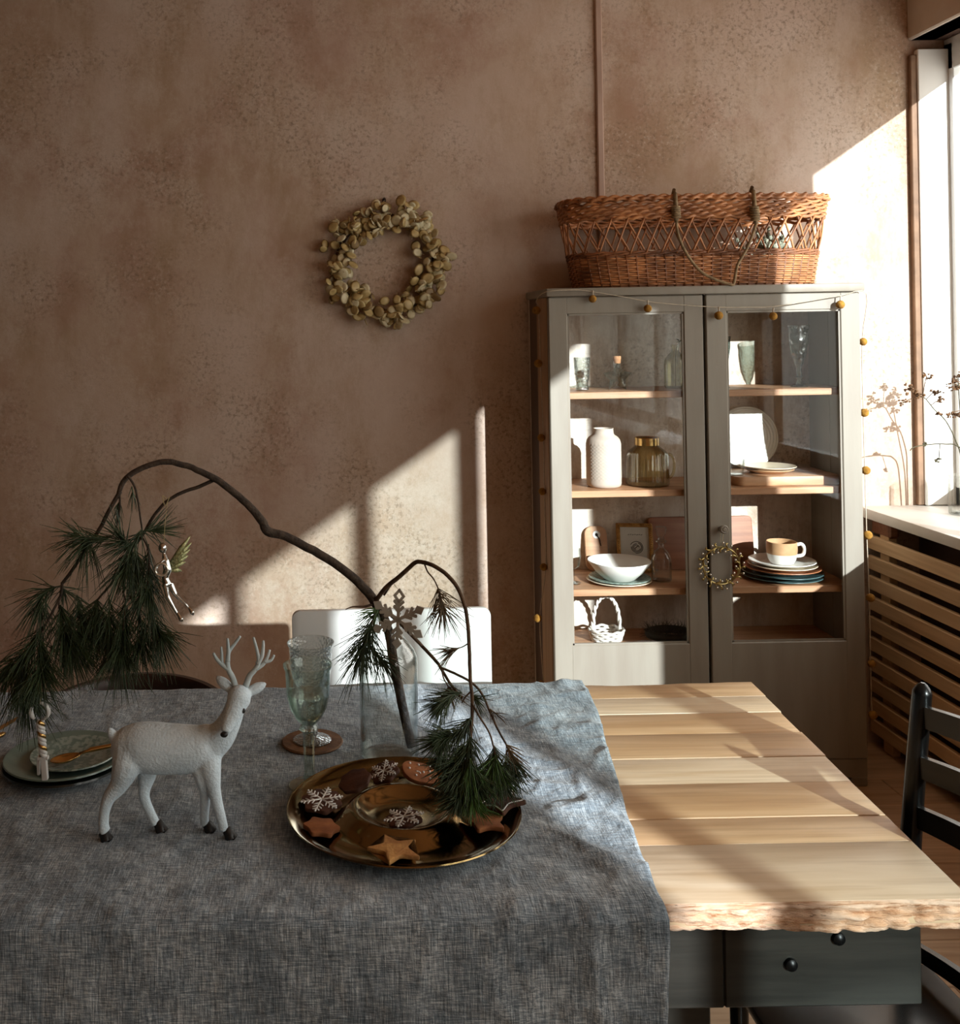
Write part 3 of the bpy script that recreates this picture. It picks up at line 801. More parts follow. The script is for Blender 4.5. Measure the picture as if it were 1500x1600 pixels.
for k in range(3):
    mid.tube(ring_of(0.113 + k * 0.006, 192, 0.004, 0.004, 32, k * 2.1, dz=0.002), 0.0045, 5, True)
mid.build('middle_band', 'wicker_dark', bk, 180)
st = MB()
for i in range(NS):
    t = 2 * math.pi * (i + 0.5) / NS
    st.tube([oval(t, z) for z in (0.0, 0.06, 0.118)], 0.0048, 5)
st.build('stake', 'wicker_dark', bk, 180)['kind'] = 'stuff'
la_me = []
ND = 40
for sgn, mt in ((1, 'wicker'), (-1, 'wicker')):
    for i in range(ND):
        t0 = 2 * math.pi * i / ND
        pts = [oval(t0 + sgn * 0.175 * k / 5, 0.118 + 0.128 * k / 5) for k in range(6)]
        c = Vector((bxc2, BY, 0))
        pts = [p + Vector((p.x - c.x, p.y - c.y, 0)).normalized() * 0.003 * sgn for p in pts]
        MB().tube(pts, 0.0036, 5).build('lattice_rod', mt, bk, 180)
rim = MB()
for k in range(6):
    rim.tube(ring_of(0.246 + k * 0.0105, 224, 0.005, 0.005, 36, k * 2.0, dz=0.004), 0.0062, 6, True)
for k in range(3):
    z = 0.312 + 0.008 * (k == 1)
    rim.tube([p + (p - Vector((bxc2, BY, p.z))).normalized() * 0.006 * (k - 1) for p in ring_of(z, 288, 0, 0.005, 54, k * 2.1, dz=0.0035)], 0.0066, 6, True)
rim.build('rim', 'wicker', bk, 180)
base_o = [oval(2 * math.pi * i / 60, 0.0) for i in range(60)]
MB().prism([(p.x, p.y) for p in base_o], bz0 + 0.0005, bz0 + 0.012).build('base', 'wicker_dark', bk, 0)
fy = BY - 0.176 - 0.012
h1, h2 = at(1054, 300, fy), at(1176, 296, fy)
l1, l2 = at(1057, 345, fy), at(1181, 350, fy)
rp = [l1] + [at(u, v, fy + dy) for u, v, dy in ((1060, 368, -0.004), (1075, 400, -0.003), (1100, 428, -0.004), (1140, 444, -0.008), (1147, 440, -0.008), (1152, 415, -0.006), (1166, 390, -0.004), (1176, 366, -0.004))] + [l2]
rh = MB().tube(smoothpath(rp, 4), 0.0052, 7).build('rope_handle', 'rope', bk, 180)
for (ha, hb) in ((h1, l1), (h2, l2)):
    q = MB().tube([ha + Vector((0, 0.03, -0.02)), ha + Vector((0, 0.004, 0.008)), ha + Vector((0, -0.006, -0.005)), (ha + hb) / 2 + Vector((0, -0.003, 0)), hb], [0.006, 0.007, 0.007, 0.008, 0.008], 8)
    for k in range(6):
        c = (ha + hb) / 2 * 0.6 + hb * 0.4 + (hb - ha) * 0.07 * (k - 2.5)
        q.tube([c + Vector((0.0125 * math.cos(x), 0.0125 * math.sin(x), 0)) for x in [2 * math.pi * i / 12 for i in range(12)]], 0.0045, 6, True)
    q.build('rope_binding', 'rope', bk, 180)
cu = MB()
cu.ball((bxc2 - 0.12, BY, bz0 + 0.075), (0.26, 0.11, 0.065), 24, 14); 
o = cu.build('cushion', 'cushion', None, 180, (bxc2 - 0.12, BY, bz0 + 0.013)); tag(o, 'soft cream cushion lying inside the wicker basket', 'cushion')
for v in o.data.vertices:
    v.co += Vector((0, 0, 0.012 * noise.noise(v.co * 9)))
    v.co.z = max(v.co.z, 0.0)
# grey green dry bunch inside the right end of the basket
gb = thing('dried_bunch', 'pale grey green dried plant bunch inside the wicker basket', 'dried plant', (bxc2 + 0.28, BY, bz0 + 0.013))
q = MB(); lf = MB()
for i in range(26):
    a = R.uniform(0, 6.28); r0 = R.uniform(0, 0.05); h = R.uniform(0.12, 0.21)
    p0 = Vector((bxc2 + 0.28 + r0 * math.cos(a), BY + r0 * 0.6 * math.sin(a), bz0 + 0.014)); p1 = p0 + Vector((R.uniform(-0.07, 0.07), R.uniform(-0.05, 0.05), h))
    q.tube([p0, (p0 + p1) / 2 + Vector((R.uniform(-0.01, 0.01), 0, 0)), p1], 0.0016, 4)
    for k in range(12):
        c = p0.lerp(p1, R.uniform(0.3, 1.0)) + Vector((R.uniform(-1, 1), R.uniform(-1, 1), R.uniform(-1, 1))) * 0.012
        lf.ball(c, (0.008, 0.004, 0.010), 6, 4)
q.build('stem', 'dried_green', gb, 180); lf.build('leaf_sprays', 'dried_pale', gb, 180)['kind'] = 'stuff'

# ------------------------------------------------------------------ honesty wreath on the wall
wc_ = at(603, 413, YB - 0.03); WR = 0.190
wr = thing('honesty_wreath', 'round wreath of dried honesty seed pods on the plaster wall', 'wreath', (wc_.x, YB - 0.02, wc_.z))
MB().tube([wc_ + Vector((WR * math.cos(a), 0.012, WR * math.sin(a))) for a in [2 * math.pi * i / 60 for i in range(60)]], 0.010, 8, True).build('hoop', 'twig_brown', wr, 180)
hk = at(600, 316, YB - 0.012)
MB().tube(smoothpath([wc_ + Vector((0, 0.01, WR)), hk + Vector((-0.006, 0, -0.006)), hk + Vector((-0.004, 0, 0.012)), hk + Vector((0.003, 0, 0.016)), hk + Vector((0.006, 0, 0.006)), hk + Vector((0.0, 0, -0.008)), wc_ + Vector((0.004, 0.01, WR))], 4), 0.0022, 6).build('hanging_loop', 'twig_brown', wr, 180)
MB().tube([hk + Vector((0, -0.006, 0.01)), hk + Vector((0, 0.013, 0.01))], 0.003, 8).build('nail', 'bolt', wr)
pods = []
for mt in ('pod_pale', 'pod_gold', 'pod_brown'):
    q = MB(); n = 12
    pr = [(0.0, -0.0022), (0.010, -0.0016), (0.0165, 0.0), (0.010, 0.0016), (0.0, 0.0022)]
    q.lathe(pr, n, Matrix.Diagonal((1.12, 0.94, 1, 1)))
    q.tube([(0.0165, 0, 0), (0.026, 0.001, 0)], 0.0008, 4)
    pods.append(smesh(q, 'seed_pod', mt, 180))
for i in range(285):
    a = R.uniform(0, 2 * math.pi)
    rr = WR + R.gauss(0, 0.033); rr = max(WR - 0.062, min(WR + 0.060, rr))
    dep = -R.uniform(0.0, 0.042)
    p = wc_ + Vector((rr * math.cos(a), dep + 0.006, rr * math.sin(a)))
    tilt = Matrix.Rotation(rad(90), 4, 'X') @ Matrix.Rotation(R.uniform(0, 6.28), 4, 'Z') @ Matrix.Rotation(R.gauss(0, 0.6), 4, 'Y') @ Matrix.Rotation(R.gauss(0, 0.45), 4, 'X')
    s_ = R.uniform(1.0, 1.42)
    inst(pods[R.choice((0, 0, 1, 1, 2))], 'seed_pod', wr, Matrix.Translation(p) @ tilt @ Matrix.Scale(s_, 4))

# ------------------------------------------------------------------ felt ball garland
gl = thing('ball_garland', 'string garland of mustard felt balls draped around the cabinet', 'garland', (xm, CY0 - 0.02, 1.7))
gf_ = CY0 - 0.016; SX = CX0 - 0.008
left_b = [(838, 485), (841, 568), (846, 684), (849, 768), (851, 886), (840, 966), (846, 1070)]
top_b = [(926, 467), (1012, 482), (1123, 493), (1208, 494), (1313, 476)]
right_b = [(1346, 534), (1350, 645), (1353, 735), (1356, 836), (1360, 934), (1362, 1037), (1364, 1117)]
def ysol(u, x):   # depth at which plane x shows at column u (v ~ 700)
    return x * F / (u - PX)
pts = []
Lp = []
for u, v in left_b:
    Y = 3.66
    p = at(u, v, Y); p.x = min(p.x, CX0 - 0.012); Lp.append(p)
Tp = [at(u, v, gf_ - 0.004) for u, v in top_b]
Rp = []
for u, v in right_b:
    p = at(u, v, CY0 + 0.01); p.x = max(p.x, CX1 + 0.013); Rp.append(p)
cordp = [p + Vector((0.008, 0, 0.0)) for p in reversed(Lp)]
cordp += [at(838, 470, 3.66), Vector((CX0 - 0.008, CY0 - 0.016, CT - 0.012)), at(900, 453, gf_), at(926, 456, gf_), at(970, 463, gf_), at(1012, 471, gf_), at(1060, 476, gf_), at(1123, 480, gf_), at(1170, 480, gf_), at(1208, 479, gf_), at(1265, 470, gf_), at(1313, 462, gf_), Vector((CX1 + 0.014, CY0 - 0.014, at(1340, 459, gf_).z))]
cordp += [p + Vector((-0.004, 0, 0)) for p in Rp]
MB().tube(smoothpath(cordp, 4), 0.0016, 6).build('cord', 'cord', gl, 180)
bme = MB(); bme.ball((0, 0, 0), 0.0145, 12, 8)
for v_ in range(len(bme.v)): bme.v[v_] = bme.v[v_] * (1 + 0.06 * noise.noise(bme.v[v_] * 150))
bme = smesh(bme, 'felt_ball', 'felt_mustard', 180)
for p in Lp + Tp + Rp:
    inst(bme, 'felt_ball', gl, Matrix.Translation(p) @ Matrix.Rotation(R.uniform(0, 6), 4, 'Z') @ Matrix.Scale(R.uniform(0.92, 1.08), 4))
for p in Tp:
    MB().tube([p + Vector((0, 0, 0.012)), p + Vector((0.002, 0, 0.03))], 0.0025, 6).build('loop', 'cord', gl, 180)

# small metal wreath hanging from the right door's knob
sc = at(1127, 884, CY0 - 0.014); SR = at(1157, 884, CY0).x - at(1127, 884, CY0).x - 0.003
sw = thing('twig_wreath', 'small gold metal twig wreath with silver berries on the cabinet door', 'wreath', (sc.x, CY0 - 0.012, sc.z))
MB().tube([sc + Vector((SR * math.cos(a), 0.003 * math.sin(5 * a), SR * math.sin(a))) for a in [2 * math.pi * i / 48 for i in range(48)]], 0.0032, 7, True).build('ring', 'wreath_gold', sw, 180)
MB().tube([KNOB + Vector((-0.007, -0.008, 0.003)), KNOB + Vector((0, -0.008, 0.009)), KNOB + Vector((0.007, -0.008, 0.003)), sc + Vector((0.002, -0.003, SR)), sc + Vector((-0.002, -0.003, SR)), KNOB + Vector((-0.007, -0.008, 0.003))], 0.0007, 5).build('hanging_thread', 'thread', sw, 180)
bb = MB(); bb.ball((0, 0, 0), 0.0042, 8, 6); bb = smesh(bb, 'berry', 'bead_silver', 180)
for i in range(26):
    a = 2 * math.pi * i / 26 + R.uniform(-0.05, 0.05); sg = 1 if i % 2 else -1
    p0 = sc + Vector((SR * math.cos(a), 0, SR * math.sin(a)))
    tn = Vector((-math.sin(a), 0, math.cos(a))); rd_ = Vector((math.cos(a), 0, math.sin(a)))
    p1 = p0 + tn * R.uniform(0.010, 0.018) + rd_ * sg * R.uniform(0.012, 0.020) + Vector((0, -R.uniform(0, 0.006), 0))
    mid_ = (p0 + p1) / 2 + tn * 0.004
    p2 = mid_ + rd_ * sg * 0.010 - tn * 0.002
    tw = MB().tube([p0, mid_, p1], [0.0034, 0.0029, 0.0022], 6); tw.tube([mid_, p2], 0.0023, 6)
    p3 = p0 + rd_ * -sg * R.uniform(0.012, 0.017) + Vector((0, -0.005, 0)) + tn * 0.008
    tw.tube([p0, p3], 0.0008, 5)
    tw.build('twig', 'wreath_gold', sw, 180)
    inst(bb, 'berry', sw, Matrix.Translation(p3))

# ------------------------------------------------------------------ things in the cabinet
def spos(u, Y, z): return Vector(((u - PX) * Y / F + sn * (z - EYE), Y, z))
def T(p, rz=0.0, tilt=None):
    M = Matrix.Translation(p) @ Matrix.Rotation(rz, 4, 'Z')
    return M @ tilt if tilt is not None else M
def lathe_obj(name, mat, prof, p, label=None, cat=None, group=None, seg=36, parent=None, mod=None, smooth=50, sx=1, sy=1):
    o = MB().lathe(prof, seg, T(p), sx, sy, mod).build(name, mat, parent, smooth, None if parent else p)
    if label: tag(o, label, cat, group)
    return o
def shell(prof, th=0.0022):
    """closed vessel wall: outer profile up, inner profile down"""
    inner = [(max(0.0, r - th), z + (th if i == 0 else 0)) for i, (r, z) in enumerate(prof)]
    inner[0] = (0.0, prof[0][1] + th * 1.5); 
    return [(0.0, prof[0][1])] + prof + list(reversed([(max(0.0005, r - th), max(z, prof[0][1] + th * 1.5)) for r, z in prof])) + [(0.0, prof[0][1] + th * 1.5)]
S1, S2, S3 = SH
# top shelf, left
p = spos(910, 3.72, S1)
lathe_obj('tumbler', 'cut_glass', shell([(0.020, 0), (0.024, 0.004), (0.021, 0.02), (0.022, 0.03), (0.026, 0.045), (0.029, 0.09), (0.030, 0.122)], 0.003), p, 'small cut glass tumbler on the top cabinet shelf', 'glass', seg=24)
p = spos(965, 3.72, S1)
t = thing('star_bottle', 'star shaped glass bottle with a cork on the cabinet shelf', 'bottle', p)
out = []
for i in range(10):
    a = rad(90 + 36 * i); r = 0.056 if i % 2 == 0 else 0.030
    out.append((r * math.cos(a), r * math.sin(a)))
b = bmesh.new()
vv = [b.verts.new((x, 0, y)) for x, y in out]; f1 = b.verts.new((0, -0.024, 0)); f2 = b.verts.new((0, 0.024, 0))
for i in range(10):
    b.faces.new((vv[i], vv[(i + 1) % 10], f1)); b.faces.new((vv[(i + 1) % 10], vv[i], f2))
MB().bm(b, Matrix.Translation(p + Vector((0, 0, 0.0455)))).build('star_body', 'sea_glass', t, 0)
MB().lathe(shell([(0.013, 0.082), (0.013, 0.105), (0.016, 0.112)], 0.002), 20, T(p)).build('neck', 'clear_glass', t)
MB().lathe([(0.0, 0.098), (0.0125, 0.098), (0.0145, 0.122), (0.0135, 0.124), (0, 0.124)], 18, T(p)).build('cork', 'cork', t)
p = spos(1056, 3.76, S1)
lathe_obj('glass_bottle', 'pale_amber_glass', shell([(0.034, 0), (0.040, 0.006), (0.041, 0.02), (0.041, 0.09), (0.038, 0.105), (0.026, 0.125), (0.016, 0.135), (0.014, 0.15), (0.017, 0.162)]), p, 'pale amber bottle with sloping shoulders on the top cabinet shelf', 'bottle')
# twig in that bottle
tg = thing('green_sprig', 'thin green sprig standing in the pale amber bottle', 'sprig', p + Vector((0, 0, 0.005)))
q = MB().tube(smoothpath([p + Vector((0, 0, 0.005)), p + Vector((0.004, 0, 0.14)), p + Vector((0.03, -0.01, 0.19)), p + Vector((0.05, -0.01, 0.21))], 4), 0.0012, 5); q.build('stem', 'dried_green', tg, 180)
for k in range(7):
    c = p + Vector((0.020 + 0.0045 * k, -0.007, 0.174 + 0.0052 * k)); d = Vector((R.uniform(-1, 1), R.uniform(-0.3, 0.3), R.uniform(-0.2, 1))).normalized()
    MB().tube([c, c + d * 0.012, c + d * 0.024], [0.0006, 0.003, 0.0004], 5).build('leaf', 'dried_green', tg, 180)
# second shelf, left: white vase and amber jug
p = spos(944, 3.70, S2)
def hob(a, r, z): return 1.0 + (0.018 * math.cos(26 * a) * math.cos(z * 2 * math.pi / 0.0125) if 0.03 < z < 0.165 else 0)
prof = [(0.052, 0), (0.060, 0.006), (0.062, 0.015)] + [(0.062, 0.02 + k * 0.0031) for k in range(46)] + [(0.059, 0.172), (0.052, 0.182), (0.040, 0.190), (0.037, 0.196), (0.036, 0.212), (0.037, 0.214)]
lathe_obj('ceramic_vase', 'ceramic_matte', shell(prof, 0.004), p, 'off white ceramic vase with dotted relief beside the amber jug', 'vase', seg=104, mod=hob, smooth=180)
p = spos(1012, 3.72, S2)
t = thing('glass_jug', 'amber ribbed glass jug with a gold neck on the cabinet shelf', 'jug', p)
def rib(a, r, z): return 1.0 + (0.016 * math.cos(30 * a) if z < 0.118 else 0)
MB().lathe(shell([(0.070, 0), (0.077, 0.005), (0.077, 0.02), (0.075, 0.06), (0.074, 0.112), (0.068, 0.124), (0.045, 0.142), (0.041, 0.150), (0.041, 0.172)], 0.003), 120, T(p), mod=rib).build('body', 'amber_glass', t, 180)
MB().lathe([(0.042, 0.146), (0.0435, 0.148), (0.0435, 0.174), (0.042, 0.176), (0.040, 0.174), (0.040, 0.148), (0.042, 0.146)], 40, T(p)).build('neck_band', 'gold_metal', t)
MB().tube(smoothpath([p + Vector((0.070, 0.01, 0.108)), p + Vector((0.092, 0.01, 0.108)), p + Vector((0.102, 0.01, 0.085)), p + Vector((0.100, 0.01, 0.045)), p + Vector((0.086, 0.01, 0.025)), p + Vector((0.073, 0.01, 0.028))], 5), 0.0055, 10).build('handle', 'amber_glass', t, 180)
# third shelf, left
p = spos(967, 3.712, S3)
plate_prof = lambda r, h, th=0.004: [(0, 0), (r * 0.6, 0), (r * 0.66, 0.001), (r, h), (r - 0.001, h + th * 0.6), (r - 0.004, h + th * 0.6), (r * 0.66, th + 0.001), (r * 0.6, th), (0, th)]
gpl = 'plates under the white bowl'
lathe_obj('saucer_plate', 'ceramic_cream', plate_prof(0.116, 0.010), p, 'wide cream plate lying flat on the shelf under the grey plate', 'plate', gpl, 48)
lathe_obj('saucer_plate', 'speckle_plate', plate_prof(0.111, 0.012), p + Vector((0.003, 0, 0.0045)), 'grey green plate between the cream plate and the white bowl', 'plate', gpl, 48)
def wavy(a, r, z): return 1 + 0.02 * math.sin(3 * a + 1) * (z > 0.03)
pb = p + Vector((0.002, 0, 0.0083))
o = MB().lathe([(0, 0), (0.048, 0), (0.055, 0.003), (0.085, 0.030), (0.113, 0.066), (0.112, 0.070), (0.109, 0.069), (0.080, 0.034), (0.050, 0.008), (0, 0.007)], 56, T(pb), mod=wavy).build('serving_bowl', 'ceramic_white', None, 60, pb)
tag(o, 'white oval serving bowl standing on plates in the cabinet', 'bowl')
# small round-topped board with hole
tl = Matrix.Rotation(rad(-10), 4, 'X')
p = spos(934, 3.874, S3)
t = thing('cutting_board', 'small wooden cutting board with a white ringed hole behind the bowl', 'cutting board', p)
Mb = T(p) @ tl @ Matrix.Rotation(rad(90), 4, 'X')
MB().prism([(x, y + 0.085) for x, y in rrect(0.085, 0.17, 0.03)], -0.007, 0.007, Mb, 0.002).build('board', 'board_wood', t)
MB().lathe([(0.006, 0.0065), (0.014, 0.0065), (0.0145, 0.0085), (0.006, 0.0085), (0.006, 0.0065)], 24, Mb @ Matrix.Translation((0.002, 0.138, 0))).build('hole_ring', 'icing', t)
MB().lathe([(0.0, 0.0066), (0.0058, 0.0066), (0.0058, 0.0076), (0, 0.0076)], 16, Mb @ Matrix.Translation((0.002, 0.138, 0))).build('hole', 'gap_black', t)
MB().tube([Mb @ Vector((0.002, 0.138, 0.009)), Mb @ Vector((0.012, 0.12, 0.012)), Mb @ Vector((0.016, 0.095, 0.010))], 0.002, 6).build('string', 'gap_black', t, 180)
# long board leaning behind
p = spos(1098, 3.876, S3)
Mb = T(p) @ Matrix.Rotation(rad(-8), 4, 'X') @ Matrix.Rotation(rad(90), 4, 'X')
o = MB().prism([(x, y + 0.10) for x, y in rrect(0.40, 0.20, 0.018)], -0.009, 0.009, Mb, 0.003).build('serving_board', 'red_wood', None, 35, p)
tag(o, 'long reddish wooden board leaning at the back of the cabinet shelf', 'board')
# picture frame
p = spos(994, 3.842, S3)
t = thing('picture_frame', 'small gilt picture frame with a pale botanical print', 'picture frame', p)
Mb = T(p, rad(-10)) @ Matrix.Rotation(rad(-14), 4, 'X') @ Matrix.Rotation(rad(90), 4, 'X')
FW, FH, fb = 0.135, 0.185, 0.015
for (a, b) in (((-FW / 2, 0), (FW / 2, fb)), ((-FW / 2, FH - fb), (FW / 2, FH)), ((-FW / 2, 0), (-FW / 2 + fb, FH)), ((FW / 2 - fb, 0), (FW / 2, FH))):
    fr = MB().box((a[0], a[1], -0.006), (b[0], b[1], 0.007), 0.003, 2, Mb)
    L_ = max(b[0] - a[0], b[1] - a[1]); n = int(L_ / 0.008)
    for k in range(n):
        tt = (k + 0.5) / n
        c = (a[0] + (b[0] - a[0]) * tt, (a[1] + b[1]) / 2, 0.007) if b[0] - a[0] > b[1] - a[1] else ((a[0] + b[0]) / 2, a[1] + (b[1] - a[1]) * tt, 0.007)
        fr.ball(c, 0.0036, 6, 4, Mb)
    fr.build('frame_side', 'gold_frame', t)
prt = MB().box((-FW / 2 + fb - 0.003, fb - 0.003, -0.004), (FW / 2 - fb + 0.003, FH - fb + 0.003, 0.0), 0, 1, Mb).build('print', 'paper', t, 0)
MB().box((-0.012, 0.0, -0.0035), (0.012, 0.135, -0.0005), 0, 1, T(p, rad(-10)) @ Matrix.Translation((0, 0.060, 0.001)) @ Matrix.Rotation(rad(6), 4, 'X') @ Matrix.Rotation(rad(90), 4, 'X')).build('strut', 'gold_frame', t, 0)
ik = MB()
for k in range(4):
    a0 = k * 1.5
    ik.tube([Mb @ Vector((0.006 + (0.011 + 0.005 * k) * math.cos(a0 + x) * 0.9, 0.094 + (0.010 + 0.005 * k) * math.sin(a0 + x) * 0.9, 0.0006)) for x in [i * 0.3 for i in range(16)]], 0.0011, 4)
ik.tube([Mb @ Vector((0, 0.090, 0.0006)), Mb @ Vector((0.012, 0.100, 0.0006))], 0.0015, 4)
for k in range(7):
    ik.tube([Mb @ Vector((-0.024 + k * 0.008, 0.140 + 0.002 * (k % 2), 0.0006)), Mb @ Vector((-0.019 + k * 0.008, 0.143, 0.0006))], 0.0010, 4)
ik.build('drawing', 'ink', prt, 180)
# decanter
p = spos(1034, 3.72, S3)
t = thing('decanter', 'clear glass decanter with a stopper beside the gilt picture frame', 'decanter', p)
MB().lathe(shell([(0.034, 0), (0.036, 0.004), (0.036, 0.045), (0.037, 0.06), (0.035, 0.085), (0.026, 0.105), (0.012, 0.118), (0.010, 0.135), (0.020, 0.142), (0.020, 0.146), (0.012, 0.15), (0.013, 0.156)]), 36, T(p)).build('body', 'clear_glass', t)
MB().lathe([(0, 0.142), (0.009, 0.143), (0.009, 0.158), (0.018, 0.172), (0.021, 0.192), (0.019, 0.197), (0, 0.198)], 12, T(p)).build('stopper', 'clear_glass', t, 20)
# glass jug half hidden at the left frame
p = spos(896, 3.70, S3)
lathe_obj('glass_goblet', 'clear_glass', shell([(0.026, 0), (0.027, 0.003), (0.006, 0.008), (0.005, 0.05), (0.024, 0.065), (0.028, 0.10), (0.026, 0.13)], 0.0018), p, 'clear stemmed glass half hidden behind the cabinet door frame near the bowl', 'glass')
# bottom: white basket with arched handle, dark garland
p = spos(948, 3.76, FLOORZ)
t = thing('handled_basket', 'white woven basket with a tall arched handle at the cabinet bottom', 'basket', p)
q = MB()
for k in range(5):
    q.tube([p + Vector(((0.052 + 0.003 * k) * math.cos(a), (0.042 + 0.003 * k) * math.sin(a), 0.006 + 0.009 * k + 0.0025 * math.sin(9 * a + k * 3))) for a in [2 * math.pi * i / 54 for i in range(54)]], 0.005, 6, True)
q.lathe([(0, 0.0), (0.05, 0.0), (0.05, 0.006), (0, 0.006)], 30, T(p), 1, 0.84)
q.build('bowl', 'white_basket', t, 180)
q = MB()
for ph in (0, math.pi):
    pts = []
    for i in range(40):
        tt = i / 39; a = math.pi * tt
        c = p + Vector((0.050 * math.cos(a), 0, 0.035 + 0.130 * math.sin(a) ** 0.75))
        pts.append(c + Vector((0.0035 * math.cos(18 * tt * 2 + ph), 0.0045 * math.sin(18 * tt * 2 + ph), 0)))
    q.tube(pts, 0.0052, 6)
q.build('handle', 'white_basket', t, 180)
p = spos(1047, 3.76, FLOORZ)
t = thing('fir_garland', 'dark green coiled fir garland lying at the cabinet bottom', 'garland', p)
ring_pts = [p + Vector((0.075 * math.cos(a), 0.060 * math.sin(a), 0.022)) for a in [2 * math.pi * i / 30 for i in range(30)]]
MB().tube(ring_pts, 0.016, 8, True).build('core', 'garland_green', t, 180)
q = MB()
for i in range(520):
    a = R.uniform(0, 6.28); c = p + Vector((0.075 * math.cos(a), 0.060 * math.sin(a), 0.024))
    d = Vector((R.gauss(0, 1), R.gauss(0, 1), R.gauss(0.3, 1))).normalized(); e = c + d * R.uniform(0.025, 0.045); e.z = max(e.z, FLOORZ + 0.001)
    q.tube([c, e], [0.0012, 0.0004], 3)
q.build('needles', 'garland_green', t, 180)['kind'] = 'stuff'
# top shelf, right: goblets
def goblet(p, mat, H, rb, label, group=None, relief=0):
    o = MB().lathe(shell([(rb * 0.85, 0), (rb * 0.9, 0.003), (0.012, 0.010), (0.0085, 0.02), (0.009, 0.03), (0.014, 0.036), (0.009, 0.042), (0.009, H * 0.32), (rb * 0.45, H * 0.38), (rb * 0.8, H * 0.55), (rb * 0.98, H * 0.78), (rb, H * 0.92), (rb * 1.08, H)], 0.002), 30, T(p), mod=(lambda a, r, z: 1 + relief * math.cos(10 * a) * (z > H * 0.4))).build('goblet', mat, None, 50, p)
    return tag(o, label, 'glass', group)
goblet(spos(1249, 3.70, S1), 'sea_glass', 0.225, 0.034, 'tall sea green cut glass goblet on the top cabinet shelf', None, 0.03)
goblet(spos(1128, 3.74, S1), 'sea_glass', 0.190, 0.032, 'sea green goblet half hidden behind the cabinet door stile', None, 0.03)
# second shelf, right: board, plates, standing platter, cup
p = spos(1226, 3.76, S2); p.x = 1.672
o = MB().prism(rrect(0.380, 0.24, 0.03), 0.0, 0.034, T(p), 0.004).build('chopping_block', 'board_wood', None, 35, p)
tag(o, 'thick pale wooden chopping block lying flat on the cabinet shelf', 'board')
ZB = S2 + 0.034
gp2 = 'plates on the chopping block'
p = spos(1201, 3.745, ZB)
lathe_obj('side_plate', 'ceramic_tan', plate_prof(0.088, 0.014), p, 'small tan plate lower of two on the wooden chopping block', 'plate', gp2, 44)
lathe_obj('side_plate', 'ceramic_cream', plate_prof(0.096, 0.016), p + Vector((0, 0, 0.0085)), 'small cream plate upper of two on the wooden chopping block', 'plate', gp2, 44)
p = spos(1168, 3.873, S2 + 0.034)
Mb = T(p) @ Matrix.Rotation(rad(-7), 4, 'X') @ Matrix.Rotation(rad(90), 4, 'X') @ Matrix.Translation((0, 0.118, 0))
MB_ = MB()
def radial(a, r, z): return 1 + 0.0 * a
MB_.lathe([(0, 0), (0.07, 0), (0.118, 0.010), (0.120, 0.013), (0.117, 0.014)] + [(0.115 - 0.0055 * k, 0.0125 - 0.0006 * k + (0.0016 if k % 2 else 0)) for k in range(15)] + [(0.02, 0.004), (0, 0.004)], 60, Mb, 1.02, 0.98)
tag(MB_.build('platter', 'ceramic_white', None, 25, p), 'large white ribbed platter standing upright at the back of the shelf', 'plate')
p = spos(1149, 3.70, ZB)
t = thing('glass_cup', 'small clear glass cup beside the plates on the chopping block', 'cup', p)
MB().lathe(shell([(0.024, 0), (0.028, 0.004), (0.032, 0.03), (0.033, 0.058)], 0.0025), 30, T(p)).build('bowl', 'clear_glass', t)
MB().tube(smoothpath([p + Vector((-0.031, -0.0, 0.045)), p + Vector((-0.048, 0, 0.042)), p + Vector((-0.048, 0, 0.02)), p + Vector((-0.029, 0, 0.014))], 4), 0.003, 8).build('handle', 'clear_glass', t, 180)
# third shelf, right: stack of plates and a cup
p = spos(1222, 3.73, S3)
gp3 = 'stacked plates under the tan cup'
zz = 0.0
for nm, mt, r, h, lb in (('dinner_plate', 'teal_dark', 0.143, 0.012, 'dark teal dinner plate lowest in the stack under the cup'),
                         ('dinner_plate', 'teal_dark', 0.140, 0.012, 'dark teal dinner plate second from the shelf in the stack'),
                         ('dinner_plate', 'terracotta', 0.134, 0.016, 'terracotta dinner plate between the teal and cream plates'),
                         ('dinner_plate', 'ceramic_cream', 0.120, 0.014, 'cream plate resting directly on the terracotta plate'),
                         ('dinner_plate', 'ceramic_white', 0.116, 0.014, 'white plate topmost of the stack directly under the cup')):
    lathe_obj(nm, mt, plate_prof(r, h), p + Vector((R.uniform(-0.003, 0.003), 0, zz)), lb, 'plate', gp3, 52)
    zz += 0.0125
zz -= 0.0125 - 0.004
pc = spos(1222, 3.72, S3 + zz)
t = thing('teacup', 'tan and white ceramic cup on top of the plate stack', 'cup', pc)
prof = [(0.034, 0), (0.040, 0.003), (0.048, 0.018), (0.052, 0.038)]
MB().lathe([(0, 0)] + prof + [(0.0495, 0.038), (0.046, 0.020), (0.036, 0.006), (0, 0.006)], 40, T(pc)).build('cup_base', 'ceramic_white', t)
MB().lathe([(0.052, 0.038), (0.0535, 0.055), (0.053, 0.080), (0.0515, 0.082), (0.050, 0.080), (0.0505, 0.055), (0.0495, 0.038), (0.052, 0.038)], 40, T(pc)).build('cup_rim', 'ceramic_tan', t)
MB().tube(smoothpath([pc + Vector((0.050, 0, 0.066)), pc + Vector((0.072, 0, 0.070)), pc + Vector((0.084, 0, 0.052)), pc + Vector((0.076, 0, 0.030)), pc + Vector((0.049, 0, 0.026))], 6), 0.0065, 10).build('handle', 'ceramic_white', t, 180)

